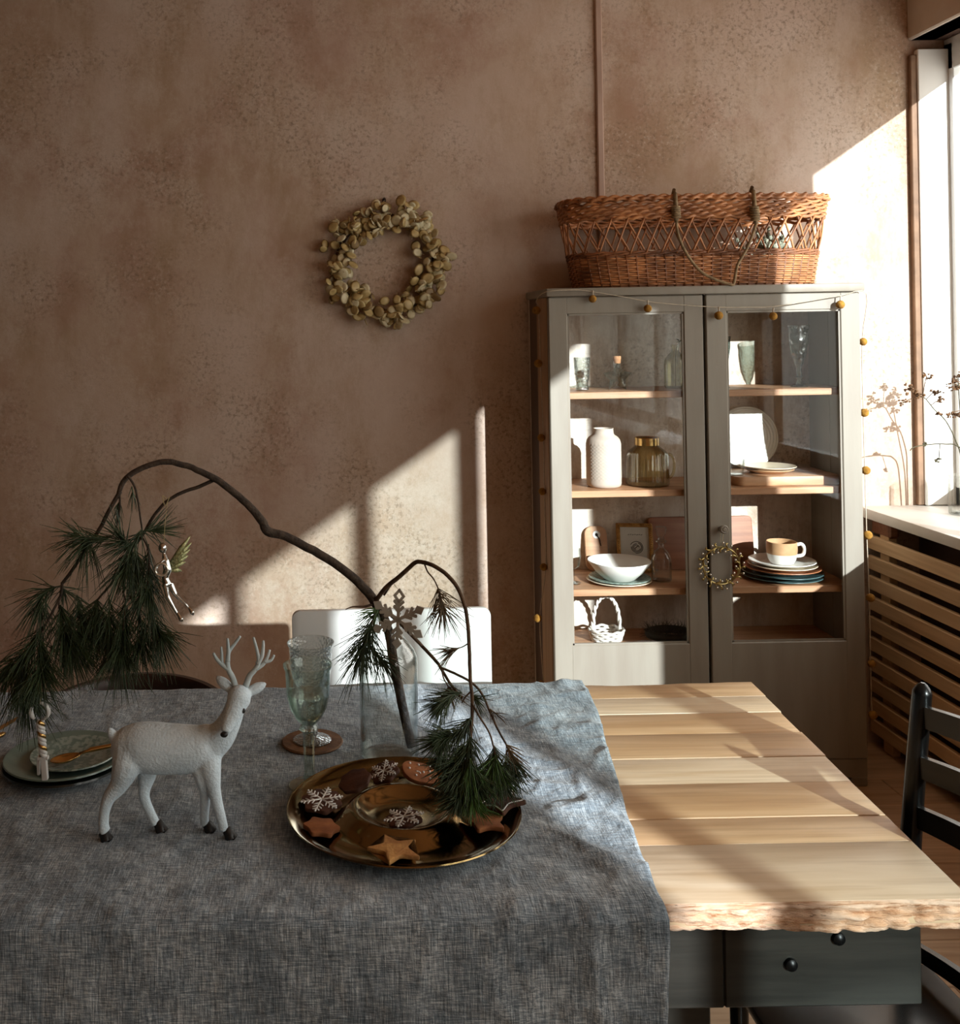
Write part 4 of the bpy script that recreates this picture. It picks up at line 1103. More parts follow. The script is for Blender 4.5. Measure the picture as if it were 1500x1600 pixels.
# ------------------------------------------------------------------ bottle vase with water
VB = onz(609, 1182, CTOP)
vz = thing('bottle_vase', 'tall clear glass bottle vase of water holding the pine branch', 'vase', VB)
prof = [(0.050, 0), (0.0585, 0.004), (0.0605, 0.012), (0.0605, 0.195), (0.0595, 0.208), (0.054, 0.222), (0.042, 0.238), (0.031, 0.250), (0.0275, 0.262), (0.0270, 0.292), (0.0290, 0.297)]
MB().lathe(shell(prof, 0.0028), 56, T(VB)).build('glass', 'vase_glass', vz, 60)
MB().lathe([(0, 0.0062), (0.048, 0.0062), (0.0555, 0.009), (0.0573, 0.014), (0.0573, 0.194), (0.0564, 0.206), (0.0528, 0.214), (0, 0.2142)], 56, T(VB)).build('water', 'water', vz, 60)

# ------------------------------------------------------------------ pine branch
YV = VB.y
pb = thing('pine_branch', 'bare arching pine branch with hanging needle tufts in the vase', 'branch', VB + Vector((0.03, 0, 0.02)))
def pts(L, y0=YV, y1=None):
    y1 = y0 if y1 is None else y1
    n = len(L) - 1
    return [at(u, v, y0 + (y1 - y0) * i / max(n, 1)) for i, (u, v) in enumerate(L)]
def knobby(P, amp):
    return [p + Vector((noise.noise(p * 60), noise.noise(p * 60 + Vector((9, 0, 0))), noise.noise(p * 60 + Vector((0, 9, 0))))) * amp for p in P]
main = [(643, 1166), (630, 1110), (616, 1040), (609, 995), (600, 968), (585, 940), (565, 915), (530, 885), (480, 855), (445, 838), (418, 830), (410, 815), (390, 792), (360, 765), (335, 748), (300, 731), (262, 722), (230, 728), (203, 742), (190, 758), (185, 775)]
main_p = pts(main[:6], YV, YV) + pts(main[6:], YV - 0.005, YV - 0.10)
mp = knobby(smoothpath(main_p, 5), 0.0016)
MB().tube(mp, [0.0100, 0.0100, 0.0102, 0.0102, 0.0102, 0.010, 0.0095, 0.009, 0.009, 0.0088, 0.0098, 0.009, 0.0078, 0.0072, 0.007, 0.0062, 0.006, 0.0056, 0.0056, 0.0052, 0.0045], 9).build('stem', 'bark', pb, 180)
YT = YV - 0.10
YJ = YV - 0.055
YR = 1.755
def yr(k): return YV + (YR - YV) * k   # depth along the right-hand twig
twigs = [
    # (pixel path, y start, y end, r0, r1, bark)
    ([(188, 768), (172, 795), (155, 828), (132, 862), (112, 892), (97, 912)], YT, YT - 0.02, 0.0046, 0.0032, 'bark'),
    ([(97, 910), (95, 930), (84, 952), (66, 985), (45, 1012), (33, 1040)], YT - 0.02, YT - 0.05, 0.0030, 0.0016, 'bark'),
    ([(336, 749), (312, 760), (284, 770), (262, 782), (248, 796), (234, 816), (222, 838), (206, 858), (196, 882), (182, 902), (162, 926), (152, 938)], YJ, YT, 0.0040, 0.0020, 'bark'),
    ([(200, 744), (210, 760), (216, 785), (220, 815), (222, 835)], YT, YT + 0.01, 0.0026, 0.0016, 'bark'),
    ([(187, 772), (187, 795), (183, 820), (176, 838)], YT, YT - 0.02, 0.0022, 0.0014, 'bark'),
    ([(222, 838), (232, 862), (232, 900), (228, 935), (234, 950)], YT + 0.01, YT - 0.01, 0.0020, 0.0012, 'bark'),
    ([(198, 880), (192, 915), (196, 944), (192, 985)], YT, YT - 0.03, 0.0018, 0.0012, 'bark'),
    ([(97, 912), (92, 945), (96, 960)], YT - 0.02, YT - 0.01, 0.0018, 0.0012, 'bark'),
    ([(174, 838), (152, 842), (138, 842)], YT - 0.02, YT - 0.03, 0.0016, 0.0010, 'bark'),
    # right side
    ([(583, 945), (601, 920), (625, 900), (645, 882), (658, 878), (682, 886), (706, 906), (722, 934), (730, 968), (733, 1010), (735, 1060), (738, 1100), (736, 1140), (733, 1190), (734, 1235), (737, 1262)], YV, YR, 0.0050, 0.0026, 'twig_bark'),
    ([(600, 930), (618, 905), (640, 884)], YV - 0.012, YV - 0.03, 0.0022, 0.0016, 'twig_bark'),
    ([(662, 879), (668, 893), (676, 903), (684, 918), (690, 935)], yr(0.29), yr(0.33), 0.0018, 0.0012, 'twig_bark'),
    ([(591, 948), (602, 955), (612, 962)], YV - 0.010, YV - 0.038, 0.0042, 0.0040, 'twig_bark'),
    ([(612, 962), (624, 973), (636, 985), (660, 1010)], YV - 0.038, YV - 0.048, 0.0040, 0.0036, 'twig_bark'),
    ([(660, 1010), (682, 1034), (690, 1046), (702, 1066), (714, 1082), (722, 1090)], YV - 0.048, yr(0.70), 0.0036, 0.0022, 'twig_bark'),
    ([(688, 1043), (710, 1052), (736, 1066), (752, 1083), (764, 1108), (778, 1140), (792, 1165), (799, 1178), (800, 1192)], yr(0.42), yr(0.75), 0.0026, 0.0016, 'twig_bark'),
    ([(690, 1046), (693, 1060), (700, 1072), (702, 1085)], yr(0.42), yr(0.55), 0.0016, 0.001, 'twig_bark'),
    ([(738, 1100), (748, 1118), (762, 1140), (770, 1162), (774, 1185)], yr(0.74), yr(0.85), 0.0020, 0.0014, 'twig_bark'),
    ([(738, 1078), (728, 1088), (722, 1098)], yr(0.70), yr(0.72), 0.0018, 0.0012, 'twig_bark'),
    ([(582, 944), (568, 948), (552, 948), (540, 952)], YV - 0.005, YV - 0.03, 0.0030, 0.0010, 'twig_bark'),
    ([(588, 950), (582, 972), (572, 1005), (564, 1030)], YV - 0.012, YV - 0.10, 0.0030, 0.0014, 'twig_bark'),
    ([(733, 1004), (724, 1010), (714, 1014)], yr(0.60), yr(0.60), 0.0014, 0.0008, 'twig_bark'),
]
TWIGS = []
for P, ya, yb, r0, r1, mt in twigs:
    sp = knobby(smoothpath(pts(P, ya, yb), 4), 0.0008)
    MB().tube(sp, [r0, (r0 + r1) / 2, r1], 7).build('twig', mt, pb, 180); TWIGS.append(sp)
VPROF = [(0.0, 0.0605), (0.20, 0.0605), (0.222, 0.055), (0.238, 0.043), (0.250, 0.032), (0.262, 0.0285), (0.300, 0.030)]
def in_vase(p):
    h = p.z - VB.z
    if not -0.01 < h < 0.300: return False
    for (h0, r0), (h1, r1) in zip(VPROF[:-1], VPROF[1:]):
        if h <= h1:
            rr_ = r0 + (r1 - r0) * max(0.0, (h - h0) / (h1 - h0)); break
    return math.hypot(p.x - VB.x, p.y - VB.y) < rr_ + 0.003
YA = YT - 0.015; YO = YT - 0.085
KEEP = [([at(u, v, YA + dy) for u, v, dy in L_], r) for L_, r in (
    (((254, 848, 0), (258, 872, 0), (262, 914, 0)), 0.013), (((258, 872, -0.004), (243, 890, -0.016), (252, 902, -0.018)), 0.008), (((252, 880, -0.02), (252, 900, -0.02)), 0.016),
    (((260, 912, 0), (264, 932, -0.006), (286, 972, -0.008)), 0.008), (((266, 912, 0.004), (276, 930, 0.003), (304, 962, 0)), 0.008),
    (((264, 884, 0.006), (297, 840, 0.012)), 0.007), (((266, 892, 0.012), (286, 890, 0.02)), 0.007))]
GB_ = onz(484, 1228, CTOP)
KEEP += [([GB_ + Vector((0, 0, 0.15)), GB_ + Vector((0, 0, 0.25))], 0.053), ([at(62, 1098, YO), at(62, 1128, YO)], 0.024), ([at(63, 1128, YO), at(71, 1220, YO)], 0.015)]
FLAKE_C = at(622, 968, YV - 0.062); FLAKE_N = Matrix.Rotation(rad(-14), 3, 'Z') @ Vector((0, -1, 0))
def blocked(pts_):
    for a_, b_ in zip(pts_[:-1], pts_[1:]):
        for k in range(9):
            p = a_.lerp(b_, k / 8)
            if in_vase(p): return True
            d_ = p - FLAKE_C
            if abs(d_.dot(FLAKE_N)) < 0.006 and d_.length < 0.064: return True
            for L_, r in KEEP:
                for c_, e_ in zip(L_[:-1], L_[1:]):
                    w_ = e_ - c_; t_ = max(0.0, min(1.0, (p - c_).dot(w_) / w_.length_squared))
                    if (p - c_ - w_ * t_).length < r: return True
    return False
PATHS = []
def tuft(P, ya, yb, n, ln, mt, spread=0.75, droop=0.5, r=0.0009):
    path = smoothpath(pts(P, ya, yb), 5)
    q = MB()
    todo = int(n * 1.4); tries = 0
    while todo > 0 and tries < n * 9:
        tries += 1
        t = R.random() ** 0.8
        k = min(int(t * (len(path) - 1)), len(path) - 2)
        c = path[k].lerp(path[k + 1], R.random()); d = (path[k + 1] - path[k]).normalized()
        rnd = Vector((R.gauss(0, 1), R.gauss(0, 1), R.gauss(0, 1))); rnd = (rnd - d * rnd.dot(d)).normalized()
        v = (d * R.uniform(0.55, 1.1) + rnd * spread * R.uniform(0.15, 1.5)).normalized()
        L_ = ln * R.uniform(0.6, 1.2); droop_ = droop * R.uniform(0.3, 1.5)
        m_ = c + v * L_ * 0.5 + Vector((0, 0, -droop_ * L_ * 0.10))
        e = c + v * L_ * 0.96 + Vector((0, 0, -droop_ * L_ * 0.42))
        e.z = max(e.z, TZ + 0.054); m_.z = max(m_.z, TZ + 0.058)
        if blocked((c, m_, e)): continue
        todo -= 1
        q.tube([c, m_, e], [r, r, r * 0.45], 3, cap=False)
    q.tube(path, 0.0013, 5); PATHS.append(path)
    o = q.build('needle_tuft', mt, pb, 180); o['kind'] = 'stuff'
D, G, Tn = 'needle_dark', 'needle_green', 'needle_tan'
for a in [
    ([(176, 838), (150, 842), (120, 838)], YT - 0.02, YT - 0.03, 60, 0.075, D),
    ([(140, 840), (134, 850)], YT - 0.02, YT - 0.03, 40, 0.075, D, 1.0, 1.0),
    ([(222, 826), (205, 850), (190, 845)], YT, YT - 0.02, 80, 0.08, D, 0.9, 0.4),
    ([(222, 830), (245, 828)], YT, YT + 0.02, 45, 0.065, D, 0.7, -0.1),
    ([(232, 850), (234, 905), (230, 925)], YT + 0.01, YT, 130, 0.07, D, 0.9, 0.8),
    ([(205, 858), (196, 890)], YT, YT - 0.02, 70, 0.075, D, 0.9, 0.8),
    ([(187, 780), (185, 800)], YT, YT, 16, 0.035, D, 0.6, 0.8),
    ([(206, 760), (208, 772)], YT, YT, 8, 0.03, D, 0.6, 0.8),
    ([(152, 936), (150, 955), (150, 985)], YT, YT, 140, 0.085, D, 0.85, 0.6),
    ([(196, 940), (192, 990), (188, 1018)], YT, YT - 0.03, 170, 0.085, D, 0.75, 0.5),
    ([(234, 945), (242, 975), (250, 990)], YT, YT - 0.02, 100, 0.085, D, 0.7, 0.4),
    ([(96, 915), (70, 925), (62, 950)], YT - 0.02, YT - 0.03, 70, 0.075, D, 0.8, 0.6),
    ([(94, 945), (100, 985), (112, 1012)], YT - 0.02, YT - 0.03, 190, 0.085, D, 0.75, 0.6),
    ([(70, 975), (52, 1005), (36, 1030)], YT - 0.03, YT - 0.05, 90, 0.075, D, 0.8, 0.7),
    ([(36, 1022), (34, 1060), (44, 1085)], YT - 0.05, YT - 0.05, 170, 0.085, D, 0.7, 0.5),
    ([(95, 915), (102, 925)], YT - 0.02, YT, 24, 0.06, D, 0.8, 0.3),
    # right side
    ([(586, 958), (578, 985), (564, 1025)], YV - 0.036, YV - 0.10, 130, 0.075, D, 0.8, 0.6),
    ([(592, 950), (584, 968)], YV - 0.02, YV - 0.05, 40, 0.06, G, 0.8, 0.6),
    ([(574, 1005), (588, 1022), (598, 1034)], YV - 0.076, YV - 0.105, 40, 0.055, D, 0.7, 0.7),
    ([(684, 918), (690, 938), (692, 952)], yr(0.33), yr(0.35), 60, 0.062, Tn, 0.9, 0.4),
    ([(718, 1012), (706, 1018)], yr(0.60), yr(0.60), 18, 0.045, Tn, 0.6, 0.4),
    ([(722, 1082), (705, 1088), (690, 1098)], yr(0.71), yr(0.74), 95, 0.052, D, 0.8, 0.4),
    ([(700, 1072), (704, 1084)], yr(0.52), yr(0.55), 30, 0.045, Tn, 1.0, 0.2),
    ([(736, 1120), (722, 1140), (700, 1152), (690, 1156)], yr(0.78), yr(0.84), 190, 0.055, D, 0.85, 0.4),
    ([(735, 1150), (730, 1190), (716, 1215)], yr(0.85), yr(0.92), 200, 0.060, D, 0.9, 0.5),
    ([(735, 1165), (722, 1185), (702, 1198)], yr(0.85), yr(0.88), 120, 0.058, D, 0.9, 0.5),
    ([(735, 1185), (735, 1225), (738, 1245)], yr(0.92), yr(0.98), 190, 0.058, G, 0.6, 0.6),
    ([(736, 1195), (744, 1215), (748, 1225)], yr(0.93), yr(0.95), 90, 0.048, D, 0.8, 0.4),
    ([(734, 1215), (722, 1240), (716, 1250)], yr(0.94), yr(1.0), 110, 0.050, D, 0.8, 0.4),
    ([(772, 1165), (776, 1195), (782, 1215)], yr(0.82), yr(0.88), 150, 0.056, D, 0.85, 0.4),
    ([(774, 1180), (768, 1205)], yr(0.85), yr(0.88), 80, 0.056, G, 0.9, 0.5),
    ([(800, 1180), (802, 1205)], yr(0.75), yr(0.80), 80, 0.052, D, 0.9, 0.4),
    ([(790, 1162), (798, 1182)], yr(0.73), yr(0.75), 40, 0.046, Tn, 0.9, 0.4),
    ([(765, 1108), (775, 1115)], yr(0.6), yr(0.6), 8, 0.03, Tn, 0.8, 0.2),
    ([(735, 1085), (745, 1092)], yr(0.70), yr(0.70), 20, 0.038, D, 0.9, 0.3),
    # fill on the left
    ([(120, 930), (125, 960), (130, 985)], YT - 0.01, YT - 0.01, 90, 0.075, D, 0.9, 0.5),
    ([(60, 990), (64, 1030), (64, 1056)], YT - 0.04, YT - 0.085, 110, 0.08, D, 0.8, 0.5),
    ([(20, 1030), (12, 1048)], YT - 0.05, YT - 0.05, 60, 0.065, D, 0.8, 0.6),
    ([(215, 945), (222, 985), (220, 1005)], YT, YT - 0.01, 100, 0.075, D, 0.85, 0.5),
    ([(212, 858), (214, 900)], YT, YT, 90, 0.07, D, 0.9, 0.7),
    ([(170, 930), (172, 975), (176, 1000)], YT - 0.01, YT - 0.02, 90, 0.07, D, 0.85, 0.5)]:
    tuft(*a)

# hanging decorations on the branch
def near_path(L_, p): return min((x for sp in L_ for x in sp), key=lambda x: (x - p).length)
# wooden snowflake
sc_ = at(622, 968, YV - 0.062)
sf = thing('snowflake_ornament', 'grey wooden snowflake hanging from the pine branch by the vase', 'ornament', sc_)
Mb = T(sc_, rad(-14)) @ Matrix.Rotation(rad(90), 4, 'X') @ Matrix.Rotation(rad(-4), 4, 'Z')
def flake(R0, w, arms=6, th=0.004):
    q = MB()
    for k in range(arms):
        A = Matrix.Rotation(math.pi / 3 * k + math.pi / 2, 4, 'Z')
        q.box((0, -w / 2, -th / 2), (R0 * 0.80, w / 2, th / 2), 0, 1, Mb @ A)
        for sgn in (1, -1):
            for (x0, L_) in ((0.30, 0.30), (0.52, 0.30)):
                B = A @ Matrix.Translation((R0 * x0, 0, 0)) @ Matrix.Rotation(rad(38) * sgn, 4, 'Z')
                q.prism([(0, -w * 0.4), (R0 * L_, -w * 0.55), (R0 * L_ * 1.12, 0), (R0 * L_, w * 0.55), (0, w * 0.4)], -th / 2 * 0.98, th / 2 * 0.98, Mb @ B)
        # diamond tip with a hole on the top arm
        t0 = R0 * 0.72
        if k == 0:
            for (a, b) in (((t0, 0), (t0 + 0.012, 0.009)), ((t0 + 0.012, 0.009), (t0 + 0.024, 0)), ((t0 + 0.024, 0), (t0 + 0.012, -0.009)), ((t0 + 0.012, -0.009), (t0, 0))):
                v_ = Vector((b[0] - a[0], b[1] - a[1], 0)); ang = math.atan2(v_.y, v_.x)
                q.box((-0.002, -0.0028, -th / 2), (v_.length + 0.002, 0.0028, th / 2), 0, 1, Mb @ A @ Matrix.Translation((a[0], a[1], 0)) @ Matrix.Rotation(ang, 4, 'Z'))
        else:
            q.prism([(t0, 0), (t0 + 0.012, 0.010), (t0 + 0.024, 0), (t0 + 0.012, -0.010)], -th / 2, th / 2, Mb @ A)
    return q
flake(0.050, 0.006).build('flake', 'snowflake_wood', sf, 0)
tip = Mb @ Vector((0, 0.058, 0)); 
MB().tube([tip, near_path(TWIGS, at(617, 905, YV - 0.03))], 0.0005, 4).build('thread', 'thread', sf, 180)
# silver fairy with wing
ag = thing('fairy_ornament', 'silver fairy figurine with a glittery wing hanging from the branch', 'ornament', at(262, 900, YA))
q = MB()
q.ball(at(254, 856, YA), (0.0085, 0.0085, 0.010), 14, 10)
q.tube([at(256, 866, YA), at(259, 876, YA), at(262, 890, YA), at(258, 902, YA), at(262, 914, YA)], [0.004, 0.0075, 0.0085, 0.007, 0.009], 12)
q.tube([at(257, 874, YA - 0.004), at(246, 884, YA - 0.012), at(242, 894, YA - 0.016), at(250, 900, YA - 0.014)], [0.0032, 0.0028, 0.0024, 0.0026], 8)
q.tube([at(258, 912, YA - 0.004), at(262, 932, YA - 0.006), at(272, 950, YA - 0.006), at(278, 960, YA - 0.006)], [0.0065, 0.0045, 0.003, 0.0024], 10)
q.tube([at(266, 912, YA + 0.004), at(274, 928, YA + 0.003), at(290, 944, YA + 0.002), at(297, 952, YA + 0.002)], [0.0065, 0.0045, 0.003, 0.0024], 10)
q.tube([at(278, 958, YA - 0.006), at(283, 968, YA - 0.008), at(286, 971, YA - 0.008)], [0.003, 0.005, 0.002], 8)
q.tube([at(296, 950, YA + 0.002), at(300, 957, YA), at(303, 961, YA)], [0.003, 0.005, 0.002], 8)
q.tube([at(256, 868, YA), at(256, 862, YA)], 0.003, 8)
bd = q.build('figure', 'silver', ag, 180, at(262, 900, YA)); remesh(bd, 0.0012, 3)
wg = MB()
for k in range(6):
    tipp = [(297, 838), (299, 848), (297, 858), (294, 868), (290, 878), (284, 892)][k]
    a_, b_ = at(264, 882 + 2 * k, YA + 0.006), at(tipp[0], tipp[1], YA + 0.012 + 0.002 * k)
    m_ = a_.lerp(b_, 0.55)
    wg.tube([a_, m_ + Vector((0.002, 0, 0.002)), b_], [0.002, 0.0056, 0.001], 6)
wg.build('wing', 'glitter_wing', ag, 180)
MB().tube([at(252, 890, YA - 0.02) + Vector((0.012 * math.cos(a), 0, 0.012 * math.sin(a))) for a in [2 * math.pi * i / 18 for i in range(18)]], 0.0026, 6, True).build('garland_ring', 'bead_silver', ag, 180)
TIE = near_path(TWIGS, at(261, 783, YA + 0.045))
MB().tube([at(256, 848, YA), at(258, 815, YA + 0.02), TIE], 0.0005, 4).build('thread', 'thread', ag, 180)
MB().tube(smoothpath([TIE, TIE + Vector((-0.009, -0.006, 0.011)), TIE + Vector((-0.004, -0.008, -0.009)), TIE + Vector((0.005, -0.006, 0.009)), TIE], 4), 0.0009, 5).build('bow', 'thread', ag, 180)
# white twisted ornament, lower left
wo = thing('twisted_ornament', 'white and gold twisted porcelain ornament hanging above the stacked plates', 'ornament', at(64, 1150, YO))
q = MB()
c0 = at(62, 1112, YO); rr = 0.0165
for a0, a1 in ((-65, 88), (150, 236)):
    q.tube([c0 + Vector((rr * math.cos(rad(a0 + (a1 - a0) * i / 12)), 0, rr * math.sin(rad(a0 + (a1 - a0) * i / 12)))) for i in range(13)], [0.0022, 0.0046, 0.0046, 0.0025], 9)
q.build('ring', 'porcelain', wo, 180)
ax0, ax1 = at(63, 1126, YO), at(68, 1182, YO)
q1, q2 = MB(), MB()
for ph, q in ((0, q1), (math.pi * 0.66, q1), (math.pi * 1.33, q2)):
    q.tube([ax0.lerp(ax1, i / 30) + Vector((0.0042 * math.cos(i * 0.62 + ph), 0.0042 * math.sin(i * 0.62 + ph), 0)) for i in range(31)], 0.0042, 7)
q1.build('shaft', 'porcelain', wo, 180); q2.build('gold_strand', 'gold_metal', wo, 180)
ax2 = at(71, 1218, YO)
MB().box((-0.0115, -0.005, -0.0035), (0.0095, 0.005, 0.0035), 0.001, 1, T(ax1.lerp(ax2, 0.05))).build('collar', 'porcelain', wo, 0)
MB().box((-0.0055, -0.0055, 0), (0.0055, 0.0055, (ax1 - ax2).length), 0.001, 1, Matrix.Translation(ax2) @ (ax1 - ax2).to_track_quat('Z', 'Y').to_matrix().to_4x4()).build('block', 'porcelain', wo, 0)
MB().box((-0.0028, -0.003, -0.030), (0.0028, 0.003, 0.0), 0.001, 1, T(at(60, 1186, YO + 0.006))).build('tooth', 'porcelain', wo, 0)
MB().tube([c0 + Vector((0.002, 0, rr)), at(63, 1075, YO), near_path(PATHS, at(64, 1054, YO))], 0.0006, 4).build('thread', 'thread', wo, 180)

# ------------------------------------------------------------------ white deer
DG = onz(265, 1306, CTOP)
YD = DG.y; sD = F / YD
gz = CTOP
def dp(u, v, dy=0.0):
    """pixel on the deer's middle plane -> world"""
    p = at(u, v, YD + 0.02); p.y += dy; return p
deer = thing('deer_figurine', 'white flocked deer figurine with pale antlers standing on the cloth', 'figurine', (DG.x, YD + 0.02, gz))
px = 1.0 / (F / (YD + 0.02))
q = MB()
q.tube(smoothpath([dp(186, 1166), dp(205, 1165), dp(235, 1168), dp(265, 1170), dp(295, 1170), dp(318, 1167), dp(334, 1160)], 3), [k * px for k in (14, 31, 38, 39, 38, 37, 35, 33, 26)], 18)
q.ball(dp(205, 1168), (32 * px, 0.036, 34 * px), 18, 12)
q.ball(dp(322, 1168), (28 * px, 0.034, 36 * px), 18, 12)
q.tube(smoothpath([dp(322, 1168), dp(344, 1150, -0.002), dp(359, 1126, -0.004), dp(368, 1102, -0.006), dp(371, 1088, -0.006)], 3), [k * px for k in (28, 25, 20, 17, 15.5, 15.5)], 16)
# head: turned toward the viewer's left
q.ball(dp(374, 1088, -0.008), (19 * px, 0.024, 20 * px), 16, 12)
q.tube([dp(374, 1088, -0.010), dp(366, 1106, -0.028), dp(358, 1122, -0.040), dp(355, 1129, -0.045)], [k * px for k in (18, 14.5, 10, 7.5)], 14)
def ear(base_, tip_, wide):
    d = (tip_ - base_); n = 5
    q.tube([base_.lerp(tip_, i / n) for i in range(n + 1)], [k * wide for k in (0.5, 0.9, 1.0, 0.95, 0.7, 0.25)], 10)
ear(dp(362, 1080, 0.004), dp(336, 1060, 0.012), 9 * px)
ear(dp(386, 1084, 0.004), dp(416, 1071, 0.012), 9 * px)
def gnd(u, v, y):
    p = onz(u, v, gz); return p
fn = [onz(165, 1311, gz), onz(251, 1297, gz), onz(359, 1308, gz), onz(327, 1297, gz)]
# tail
q.tube([dp(190, 1160), dp(179, 1153, 0.0), dp(172, 1142, 0.0), dp(170, 1137)], [k * px for k in (10, 9, 6.5, 3)], 10)
nearY, farY = -0.022, 0.022
def leg(P, rs):
    q.tube(smoothpath(P, 3), [k * px for k in rs], 12)
def L3(u, v, foot, t):   # blend lateral position from the hip plane to the foot's own depth
    y = (YD + 0.02 + (nearY if foot.y < YD + 0.02 else farY)) * (1 - t) + foot.y * t
    return at(u, v, y)
f = fn[0]; leg([dp(203, 1170, -0.006), L3(198, 1196, f, 0), L3(186, 1226, f, 0.3), L3(170, 1247, f, 0.6), L3(163, 1270, f, 0.8), L3(162, 1292, f, 0.95), f + Vector((0.001, 0, 0.012))], [28, 24, 15, 10.5, 8.5, 8.5, 9.5])
f = fn[1]; leg([dp(226, 1180, 0.006), L3(230, 1208, f, 0), L3(226, 1232, f, 0.4), L3(226, 1248, f, 0.7), L3(236, 1272, f, 0.9), f + Vector((-0.008, 0, 0.010))], [20, 16, 10, 8.5, 7.5, 8])
f = fn[2]; leg([dp(324, 1172, -0.004), L3(329, 1202, f, 0), L3(334, 1232, f, 0.3), L3(340, 1258, f, 0.6), L3(346, 1280, f, 0.9), f + Vector((-0.010, 0, 0.012))], [25, 17, 11, 9, 8, 8])
f = fn[3]; leg([dp(314, 1178, 0.006), L3(314, 1208, f, 0.1), L3(320, 1236, f, 0.4), L3(320, 1262, f, 0.8), L3(319, 1280, f, 0.95), f + Vector((-0.006, 0, 0.010))], [18, 13, 9, 8, 7.5, 8])
body = q.build('body', 'deer_white', deer, 180); remesh(body, 0.0022, 16)
for i, f in enumerate(fn):
    h = MB()
    h.tube([f + Vector((-0.006, 0.002, 0.013)), f + Vector((-0.001, 0.0, 0.008)), f + Vector((0.002, -0.001, -0.0004))], [0.0085, 0.0100, 0.0112], 12)
    h.tube([f + Vector((0.001, -0.001, 0.007)), f + Vector((0.011, -0.004, 0.0005))], [0.0085, 0.006], 10)
    h.build('hoof', 'hoof_black', deer, 60)
MB().ball(dp(354.5, 1130, -0.051), (0.0068, 0.005, 0.0050), 12, 8).build('nose', 'hoof_black', deer, 180)
for u, v, dy in ((382, 1101, -0.0290), (361, 1099, -0.0270)):
    MB().ball(dp(u, v, dy), (0.0040, 0.0034, 0.0048), 12, 8).build('eye', 'hoof_black', deer, 180)
def antler(paths, name='antler'):
    m = MB()
    for P, r0, r1 in paths:
        m.tube(smoothpath([dp(*x) for x in P], 4), [r0 * px, (r0 + r1) / 2 * px, r1 * px], 9)
    return m.build(name, 'antler_blue', deer, 180)
antler([([(368, 1074, 0.0), (363, 1058, 0), (357, 1044, -0.004), (356, 1030, -0.004), (358, 1018, 0), (367, 1006, 0.004), (375, 995, 0.004)], 5.2, 2.0),
        ([(357, 1044, -0.004), (347, 1036, -0.006), (339, 1027, -0.008), (334, 1018, -0.008)], 4.2, 2.0),
        ([(356, 1032, -0.004), (357, 1016, -0.004), (356, 996, -0.006)], 4.0, 1.9),
        ([(347, 1036, -0.006), (347, 1022, -0.006), (346, 1009, -0.006)], 3.0, 1.7)])
antler([([(384, 1072, 0.0), (390, 1056, 0), (399, 1046, 0.002), (404, 1034, 0.002), (402, 1018, 0), (396, 996, 0)], 5.2, 2.0),
        ([(402, 1038, 0.002), (409, 1026, 0.002), (411, 1012, 0.004), (411, 1002, 0.004)], 4.0, 1.9),
        ([(399, 1046, 0.002), (410, 1040, 0.006), (417, 1030, 0.008), (421, 1018, 0.010)], 4.0, 1.9),
        ([(413, 1036, 0.006), (423, 1034, 0.008), (428, 1026, 0.010)], 3.0, 1.7)])

# ------------------------------------------------------------------ goblets and coaster
def water_goblet(name, p, H, rb, mat, label, stem):
    t = thing(name, label, 'glass', p)
    zs = stem
    prof = [(0.040, 0), (0.0415, 0.002), (0.030, 0.005), (0.012, 0.012), (0.0125, 0.020), (0.0105, 0.026), (0.0105, 0.03), (0.0115, zs - 0.022), (0.013, zs - 0.016), (0.019, zs - 0.010), (0.017, zs - 0.004), (0.014, zs), (0.026, zs + 0.012), (rb * 0.80, zs + 0.032), (rb * 0.93, zs + 0.058), (rb * 0.95, zs + 0.085), (rb * 0.97, H - 0.012), (rb * 1.06, H - 0.002), (rb * 1.06, H)]
    MB().lathe(shell(prof, 0.0022), 48, T(p)).build('glass', mat, t, 50)
    return t, zs
pg = onz(484, 1228, CTOP)
t, zs = water_goblet('water_goblet', pg, 0.238, 0.0455, 'green_glass', 'green tinted glass goblet half full of water beside the brass tray', 0.122)
MB().lathe([(0, zs + 0.004), (0.0225, zs + 0.013), (0.033, zs + 0.032), (0.039, zs + 0.056), (0.0395, zs + 0.060), (0, zs + 0.060)], 40, T(pg)).build('water', 'green_glass', t, 60)
pco = onz(488, 1161, CTOP)
lathe_obj('coaster', 'coaster_brown', [(0, 0), (0.064, 0), (0.0665, 0.003), (0.064, 0.006), (0, 0.006)], pco, 'round brown woven coaster under the clear relief goblet', 'coaster', seg=44)
water_goblet('relief_goblet', pco + Vector((0, 0, 0.006)), 0.212, 0.048, 'hobnail_glass', 'clear goblet with dotted relief standing on the brown coaster', 0.098)

# ------------------------------------------------------------------ brass tray with cookies
pt = onz(630, 1283, CTOP)
TR = 0.211
tprof = [(0, 0.0), (0.150, 0.0), (0.175, 0.003), (0.200, 0.014), (TR - 0.002, 0.0245), (TR, 0.0265), (TR - 0.001, 0.0285), (TR - 0.004, 0.0275), (0.198, 0.0185), (0.178, 0.0080), (0.158, 0.0055), (0.138, 0.0058), (0.126, 0.0085), (0.112, 0.0165), (0.099, 0.0255), (0.0935, 0.0282), (0.090, 0.0288), (0.0865, 0.0278), (0.078, 0.0210), (0.066, 0.0135), (0.052, 0.0090), (0.035, 0.0075), (0, 0.0072)]
tprof = [(r * 0.975 if r < 0.205 else r, z) for r, z in tprof]
tray_mb = MB().lathe(tprof, 96, T(pt))
tray = tray_mb.build('brass_tray', 'brass', None, 60, pt)
tag(tray, 'round polished brass serving tray with a raised central bowl', 'tray')
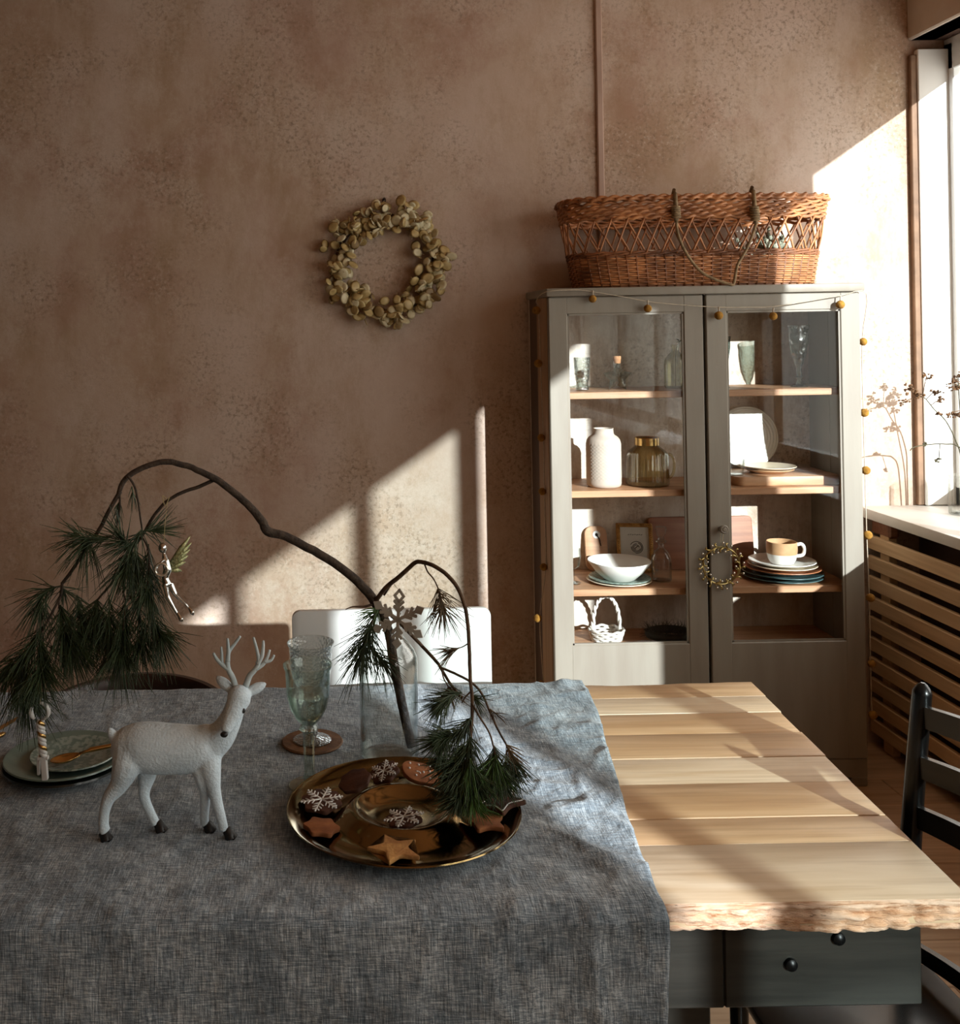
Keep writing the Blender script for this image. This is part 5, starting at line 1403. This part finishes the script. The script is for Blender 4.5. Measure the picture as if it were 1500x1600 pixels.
def star(n=5, r0=0.036, r1=0.019, rnd=0.5, sub=6):
    base_ = []
    for i in range(2 * n):
        a = math.pi * i / n + math.pi / 2; r = r0 if i % 2 == 0 else r1
        base_.append(Vector((r * math.cos(a), r * math.sin(a), 0)))
    out = []
    m = len(base_)
    for i in range(m):
        p0, p1, p2 = base_[i - 1], base_[i], base_[(i + 1) % m]
        a_, b_ = p1.lerp(p0, rnd * 0.5), p1.lerp(p2, rnd * 0.5)
        for k in range(4):
            t_ = k / 3
            w_ = a_.lerp(p1, t_).lerp(p1.lerp(b_, t_), t_); out.append((w_.x, w_.y))
    return out
def iced_flake(M, R0, r=0.0014, z=0.0):
    q = MB()
    for k in range(6):
        A = M @ Matrix.Rotation(math.pi / 3 * k, 4, 'Z')
        q.tube([A @ Vector((0, 0, z)), A @ Vector((R0, 0, z))], r, 6)
        for x0, L_ in ((0.35, 0.30), (0.58, 0.28), (0.80, 0.20)):
            for sg in (1, -1):
                q.tube([A @ Vector((R0 * x0, 0, z)), A @ Vector((R0 * (x0 + L_ * 0.6), sg * R0 * L_ * 0.8, z))], r * 0.9, 5)
        q.ball(A @ Vector((R0, 0, z)), r * 1.5, 6, 5)
    return q
CH = 0.0085
SUPPORT = [BVHTree.FromPolygons([tuple(v) for v in tray_mb.v], tray_mb.f)]
def rest_height(x, y):
    best = -1.0
    for bt in SUPPORT:
        h = bt.ray_cast(Vector((x, y, pt.z + 0.3)), Vector((0, 0, -1)))
        if h[0] is not None: best = max(best, h[0].z)
    return best
def cookie(u, v, zrest, outline, mat, label, rz=0.0, tilt=(0, 9), name='gingerbread_cookie'):
    """lay a cookie down: try small tilts, drop it onto what lies below, keep the lowest rest"""
    p0 = onz(u, v, pt.z + 0.016)
    fine = [(x0 + (x1 - x0) * k / 4, y0 + (y1 - y0) * k / 4) for (x0, y0), (x1, y1) in zip(outline, outline[1:] + outline[:1]) for k in range(4)]
    samp = [(x * k, y * k) for x, y in fine for k in (1.0, 0.82, 0.62, 0.4, 0.15)]
    best = None
    for ax in range(tilt[0], tilt[1] + 1, 3):
        for ay in range(-18, 19, 3):
            Rm = Matrix.Rotation(rad(ax), 4, 'X') @ Matrix.Rotation(rad(ay), 4, 'Y') @ Matrix.Rotation(rz, 4, 'Z')
            lift = max(rest_height(p0.x + q.x, p0.y + q.y) - q.z for q in (Rm @ Vector((x, y, 0)) for x, y in samp[::7]))
            if best is None or lift < best[0]: best = (lift, Rm)
    Rm = best[1]
    lift = max(rest_height(p0.x + q.x, p0.y + q.y) - q.z for q in (Rm @ Vector((x, y, 0)) for x, y in samp))
    p = Vector((p0.x, p0.y, lift + 0.0003))
    M = Matrix.Translation(p) @ Rm
    t = thing(name, label, 'cookie', p, 'gingerbread cookies on the brass tray')
    mb = MB().prism(outline, 0, CH, M, 0.002)
    SUPPORT.append(BVHTree.FromPolygons([tuple(q) for q in mb.v], mb.f))
    mb.build('biscuit', mat, t, 40)
    return t, M
FL = 0.0062
t, M = cookie(503, 1256, FL, star(6, 0.042, 0.031, 0.8), 'gingerbread_dark', 'dark cookie with a white icing snowflake on the tray channel', 0.2)
iced_flake(M, 0.038, 0.0015, CH + 0.0008).build('icing', 'icing', t, 180)
t, M = cookie(502, 1293, FL, star(6, 0.036, 0.025, 0.9), 'gingerbread', 'plain brown rounded star cookie beside the snowflake cookie', 0.5)
t, M = cookie(556, 1236, FL, star(8, 0.034, 0.029, 0.9), 'gingerbread_dark', 'plain scalloped dark cookie leaning near the tray bowl', 0.1, tilt=(12, 21))
t, M = cookie(602, 1223, FL, star(6, 0.033, 0.026, 0.8), 'gingerbread_dark', 'dark cookie with a thin icing twig pattern next to the dotted cookie', 0.3, tilt=(12, 21))
iced_flake(M, 0.029, 0.0012, CH + 0.0006).build('icing', 'icing', t, 180)
t, M = cookie(655, 1220, FL, rrect(0.072, 0.060, 0.026), 'gingerbread', 'rounded brown cookie with white icing dots at the back of the tray', 0.1, tilt=(12, 21))
q = MB()
for x, y in ((-0.022, 0.004), (-0.012, -0.014), (0.006, 0.0), (0.020, 0.006), (0.016, -0.016), (-0.018, 0.020), (0.0, 0.020), (0.024, 0.022)):
    q.ball(M @ Vector((x, y, CH)), 0.0026, 8, 6)
q.tube([M @ Vector((-0.006 + 0.005 * math.cos(a), -0.006 + 0.005 * math.sin(a), CH)) for a in (0, 0.6, 1.2, 1.8, 2.4)], 0.0014, 6)
q.build('icing', 'icing', t, 180)
t, M = cookie(617, 1333, FL, star(5, 0.049, 0.023, 0.35), 'gingerbread_gold', 'golden five pointed star cookie at the front of the tray', 0.35, tilt=(-9, 0))
t, M = cookie(632, 1284, 0.0085, star(6, 0.036, 0.027, 0.8), 'gingerbread_dark', 'dark cookie with an icing snowflake inside the central bowl', 0.15)
iced_flake(M, 0.035, 0.0015, CH + 0.0008).build('icing', 'icing', t, 180)
t, M = cookie(757, 1287, FL, star(5, 0.044, 0.024, 0.7), 'gingerbread', 'plain brown star cookie under the outlined star cookie', 0.2)
t, M = cookie(783, 1264, FL, star(5, 0.050, 0.027, 0.5), 'gingerbread_dark', 'dark star cookie with a white icing outline under the pine needles', 0.55)
ol = star(5, 0.044, 0.0225, 0.4)
MB().tube([M @ Vector((x, y, CH + 0.0004)) for x, y in ol], 0.0012, 5, True).build('icing', 'icing', t, 180)
t, M = cookie(716, 1234, FL, star(6, 0.036, 0.027, 0.8), 'gingerbread_dark', 'dark cookie half hidden behind the hanging pine needles', 0.4, tilt=(12, 21))

# ------------------------------------------------------------------ place setting at the left
pp = onz(103, 1200, CTOP)
gpp = 'stacked dinner plates by the deer'
lathe_obj('stoneware_plate', 'dark_glaze', plate_prof(0.128, 0.016, 0.006), pp, 'dark rimmed stoneware plate lying on the cloth under the teal plate', 'plate', gpp, 60)
lathe_obj('stoneware_plate', 'teal_glaze', plate_prof(0.124, 0.018, 0.005), pp + Vector((0, 0, 0.0085)), 'teal stoneware plate between the dark plate and the speckled plate', 'plate', gpp, 60)
ps = pp + Vector((0.016, 0.006, 0.0140))
lathe_obj('stoneware_plate', 'speckle_plate', plate_prof(0.089, 0.014, 0.004), ps, 'small speckled grey green plate topmost under the gold spoon', 'plate', gpp, 60)
def spoon(a, b, z0, z1, label):
    t = thing('gold_spoon', label, 'spoon', a)
    d = (b - a); d.z = 0; L_ = d.length; ang = math.atan2(d.y, d.x)
    M = Matrix.Translation((a.x, a.y, z0)) @ Matrix.Rotation(ang, 4, 'Z') @ Matrix.Rotation(-math.atan2(z1 - z0, L_), 4, 'Y')
    q = MB(); n, m = 12, 12
    vs, fs = [], []
    for i in range(n + 1):
        tt = i / n; w_ = 0.019 * math.sin(math.pi * min(1, tt ** 0.8 * 1.0)) ** 0.6 if 0 < tt < 1 else 0.002
        for j in range(m + 1):
            s_ = j / m * 2 - 1
            vs.append(M @ Vector((0.062 * tt, w_ * s_, 0.010 - 0.010 * (1 - s_ * s_) * math.sin(math.pi * tt))))
    for i in range(n):
        for j in range(m):
            k = i * (m + 1) + j; fs.append((k, k + 1, k + m + 2, k + m + 1))
    o = MB().add(vs, fs).build('spoon_bowl', 'gold_metal', t, 180); md = o.modifiers.new('thickness', 'SOLIDIFY'); md.thickness = 0.0014
    MB().tube([M @ Vector((x, 0, z)) for x, z in ((0.058, 0.010), (0.075, 0.011), (0.082, 0.012), (0.12, 0.010), (L_, 0.010))], [0.0026, 0.0034, 0.0052, 0.0042, 0.0058], 10).build('handle', 'gold_metal', t, 180)
sa, sb = onz(79, 1195, ps.z + 0.008), onz(178, 1170, ps.z + 0.018)
spoon(sa, sb, ps.z + 0.006, ps.z + 0.016, 'gold spoon lying across the small speckled plate')
# cutlery at the left edge of the table
k0, k1 = onz(28, 1122, CTOP), onz(-70, 1178, CTOP)
t = thing('gold_knife', 'gold table knife on the cloth behind the stacked plates', 'knife', k0)
d = (k1 - k0); ang = math.atan2(d.y, d.x); M = Matrix.Translation(k0 + Vector((0, 0, 0.0015))) @ Matrix.Rotation(ang, 4, 'Z')
MB().prism([(0, 0.001), (0.02, 0.008), (0.10, 0.010), (0.10, -0.004), (0.0, -0.003)], -0.0008, 0.0012, M).build('blade', 'gold_metal', t, 0)
MB().tube([M @ Vector((x, 0.003, z)) for x, z in ((0.095, 0.001), (0.12, 0.004), (0.21, 0.0050))], [0.003, 0.0045, 0.006], 10).build('handle', 'gold_metal', t, 180)
k0, k1 = onz(6, 1150, CTOP), onz(-95, 1200, CTOP)
t = thing('gold_teaspoon', 'gold teaspoon handle tip on the cloth beside the gold knife', 'spoon', k0)
d = (k1 - k0); ang = math.atan2(d.y, d.x); M = Matrix.Translation(k0 + Vector((0, 0, 0.002))) @ Matrix.Rotation(ang, 4, 'Z')
MB().tube([M @ Vector((x, 0, z)) for x, z in ((-0.004, 0.003), (0.004, 0.0032), (0.05, 0.0032), (0.11, 0.004))], [0.003, 0.0058, 0.004, 0.0028], 10).build('handle', 'gold_metal', t, 180)
MB().ball(M @ Vector((0.135, 0, 0.004)), (0.026, 0.018, 0.005), 16, 8).build('spoon_bowl', 'gold_metal', t, 180)

# ------------------------------------------------------------------ jar and dried sprigs on the sill
pj = onz(1509, 804, 0.925)
t = thing('glass_jar', 'ribbed clear glass jar standing on the window sill', 'jar', pj)
def jrib(a, r, z): return 1 + 0.02 * math.cos(16 * a)
MB().lathe(shell([(0.050, 0), (0.054, 0.006), (0.055, 0.03), (0.055, 0.125), (0.053, 0.138), (0.055, 0.146)], 0.003), 64, T(pj), mod=jrib).build('glass', 'clear_glass', t, 60)
def sprig(P, dys, clusters, label, mat):
    ys_ = [pj.y + dy for dy in dys]
    st_ = [at(u, v, y) for (u, v), y in zip(P, ys_)]
    st_[0] = pj + Vector((0.012 * (0.5 - abs(dys[1]) * 20), dys[1] * 1.1, 0.007))
    t = thing('dried_sprig', label, 'dried flower', st_[0])
    MB().tube(smoothpath(st_, 4), [0.0030, 0.0024, 0.0018], 6).build('stem', 'dried_green', t, 180)
    for (u, v, dy, n, rad_, up) in clusters:
        c = at(u, v, pj.y + dy); near = min(smoothpath(st_, 6), key=lambda q_: (q_ - c).length)
        q = MB(); q.tube([near, near.lerp(c, 0.6) + Vector((0, 0, 0.004)), c], 0.0015, 5)
        for k in range(n):
            d = Vector((R.gauss(0, 1), R.gauss(0, 1), R.gauss(0.2, 0.8))) * rad_ * 0.5
            e = c + d
            q.tube([c, c.lerp(e, 0.6), e], [0.0006, 0.0006, 0.0005], 4)
            for j in range(3):
                f_ = c.lerp(e, R.uniform(0.5, 1.0)) + Vector((R.gauss(0, 1), R.gauss(0, 1), R.gauss(0, 1))) * 0.003
                q.ball(f_, (R.uniform(0.003, 0.0068), 0.0028, R.uniform(0.0022, 0.0048)), 6, 4)
        q.build('seed_head', mat, t, 180)['kind'] = 'stuff'
sprig([(1505, 800), (1502, 720), (1494, 690), (1478, 658), (1460, 640), (1445, 622), (1436, 620)], [0, 0.022, 0.036, 0.05, 0.06, 0.07, 0.07],
      [(1434, 616, 0.07, 12, 0.026, 1), (1422, 610, 0.07, 8, 0.022, 1), (1410, 630, 0.07, 4, 0.016, 1), (1448, 588, 0.06, 7, 0.020, 1), (1462, 612, 0.05, 6, 0.022, 1), (1468, 626, 0.05, 5, 0.018, 1), (1466, 648, 0.05, 3, 0.012, 1)], 'brown dried sprig with a feathery head leaning towards the pink wall', 'dried_brown')
sprig([(1510, 800), (1508, 720), (1502, 660), (1498, 610), (1497, 590)], [0.01, 0.0, -0.01, -0.02, -0.02],
      [(1494, 606, -0.02, 14, 0.030, 1), (1500, 590, -0.02, 10, 0.026, 1), (1490, 596, -0.02, 8, 0.022, 1), (1496, 650, -0.01, 7, 0.018, 1), (1484, 648, -0.01, 5, 0.014, 1)], 'upright dried sprig with a dense brown seed head in the jar', 'dried_brown')
sprig([(1512, 800), (1508, 715), (1494, 696), (1478, 694), (1458, 694), (1430, 698), (1422, 704)], [0.0, -0.022, -0.012, 0.0, 0.01, 0.02, 0.02],
      [(1467, 720, 0.025, 3, 0.010, 1), (1446, 694, 0.035, 3, 0.012, 1)], 'thin pale dried stem with a single hanging seed pod', 'dried_green')
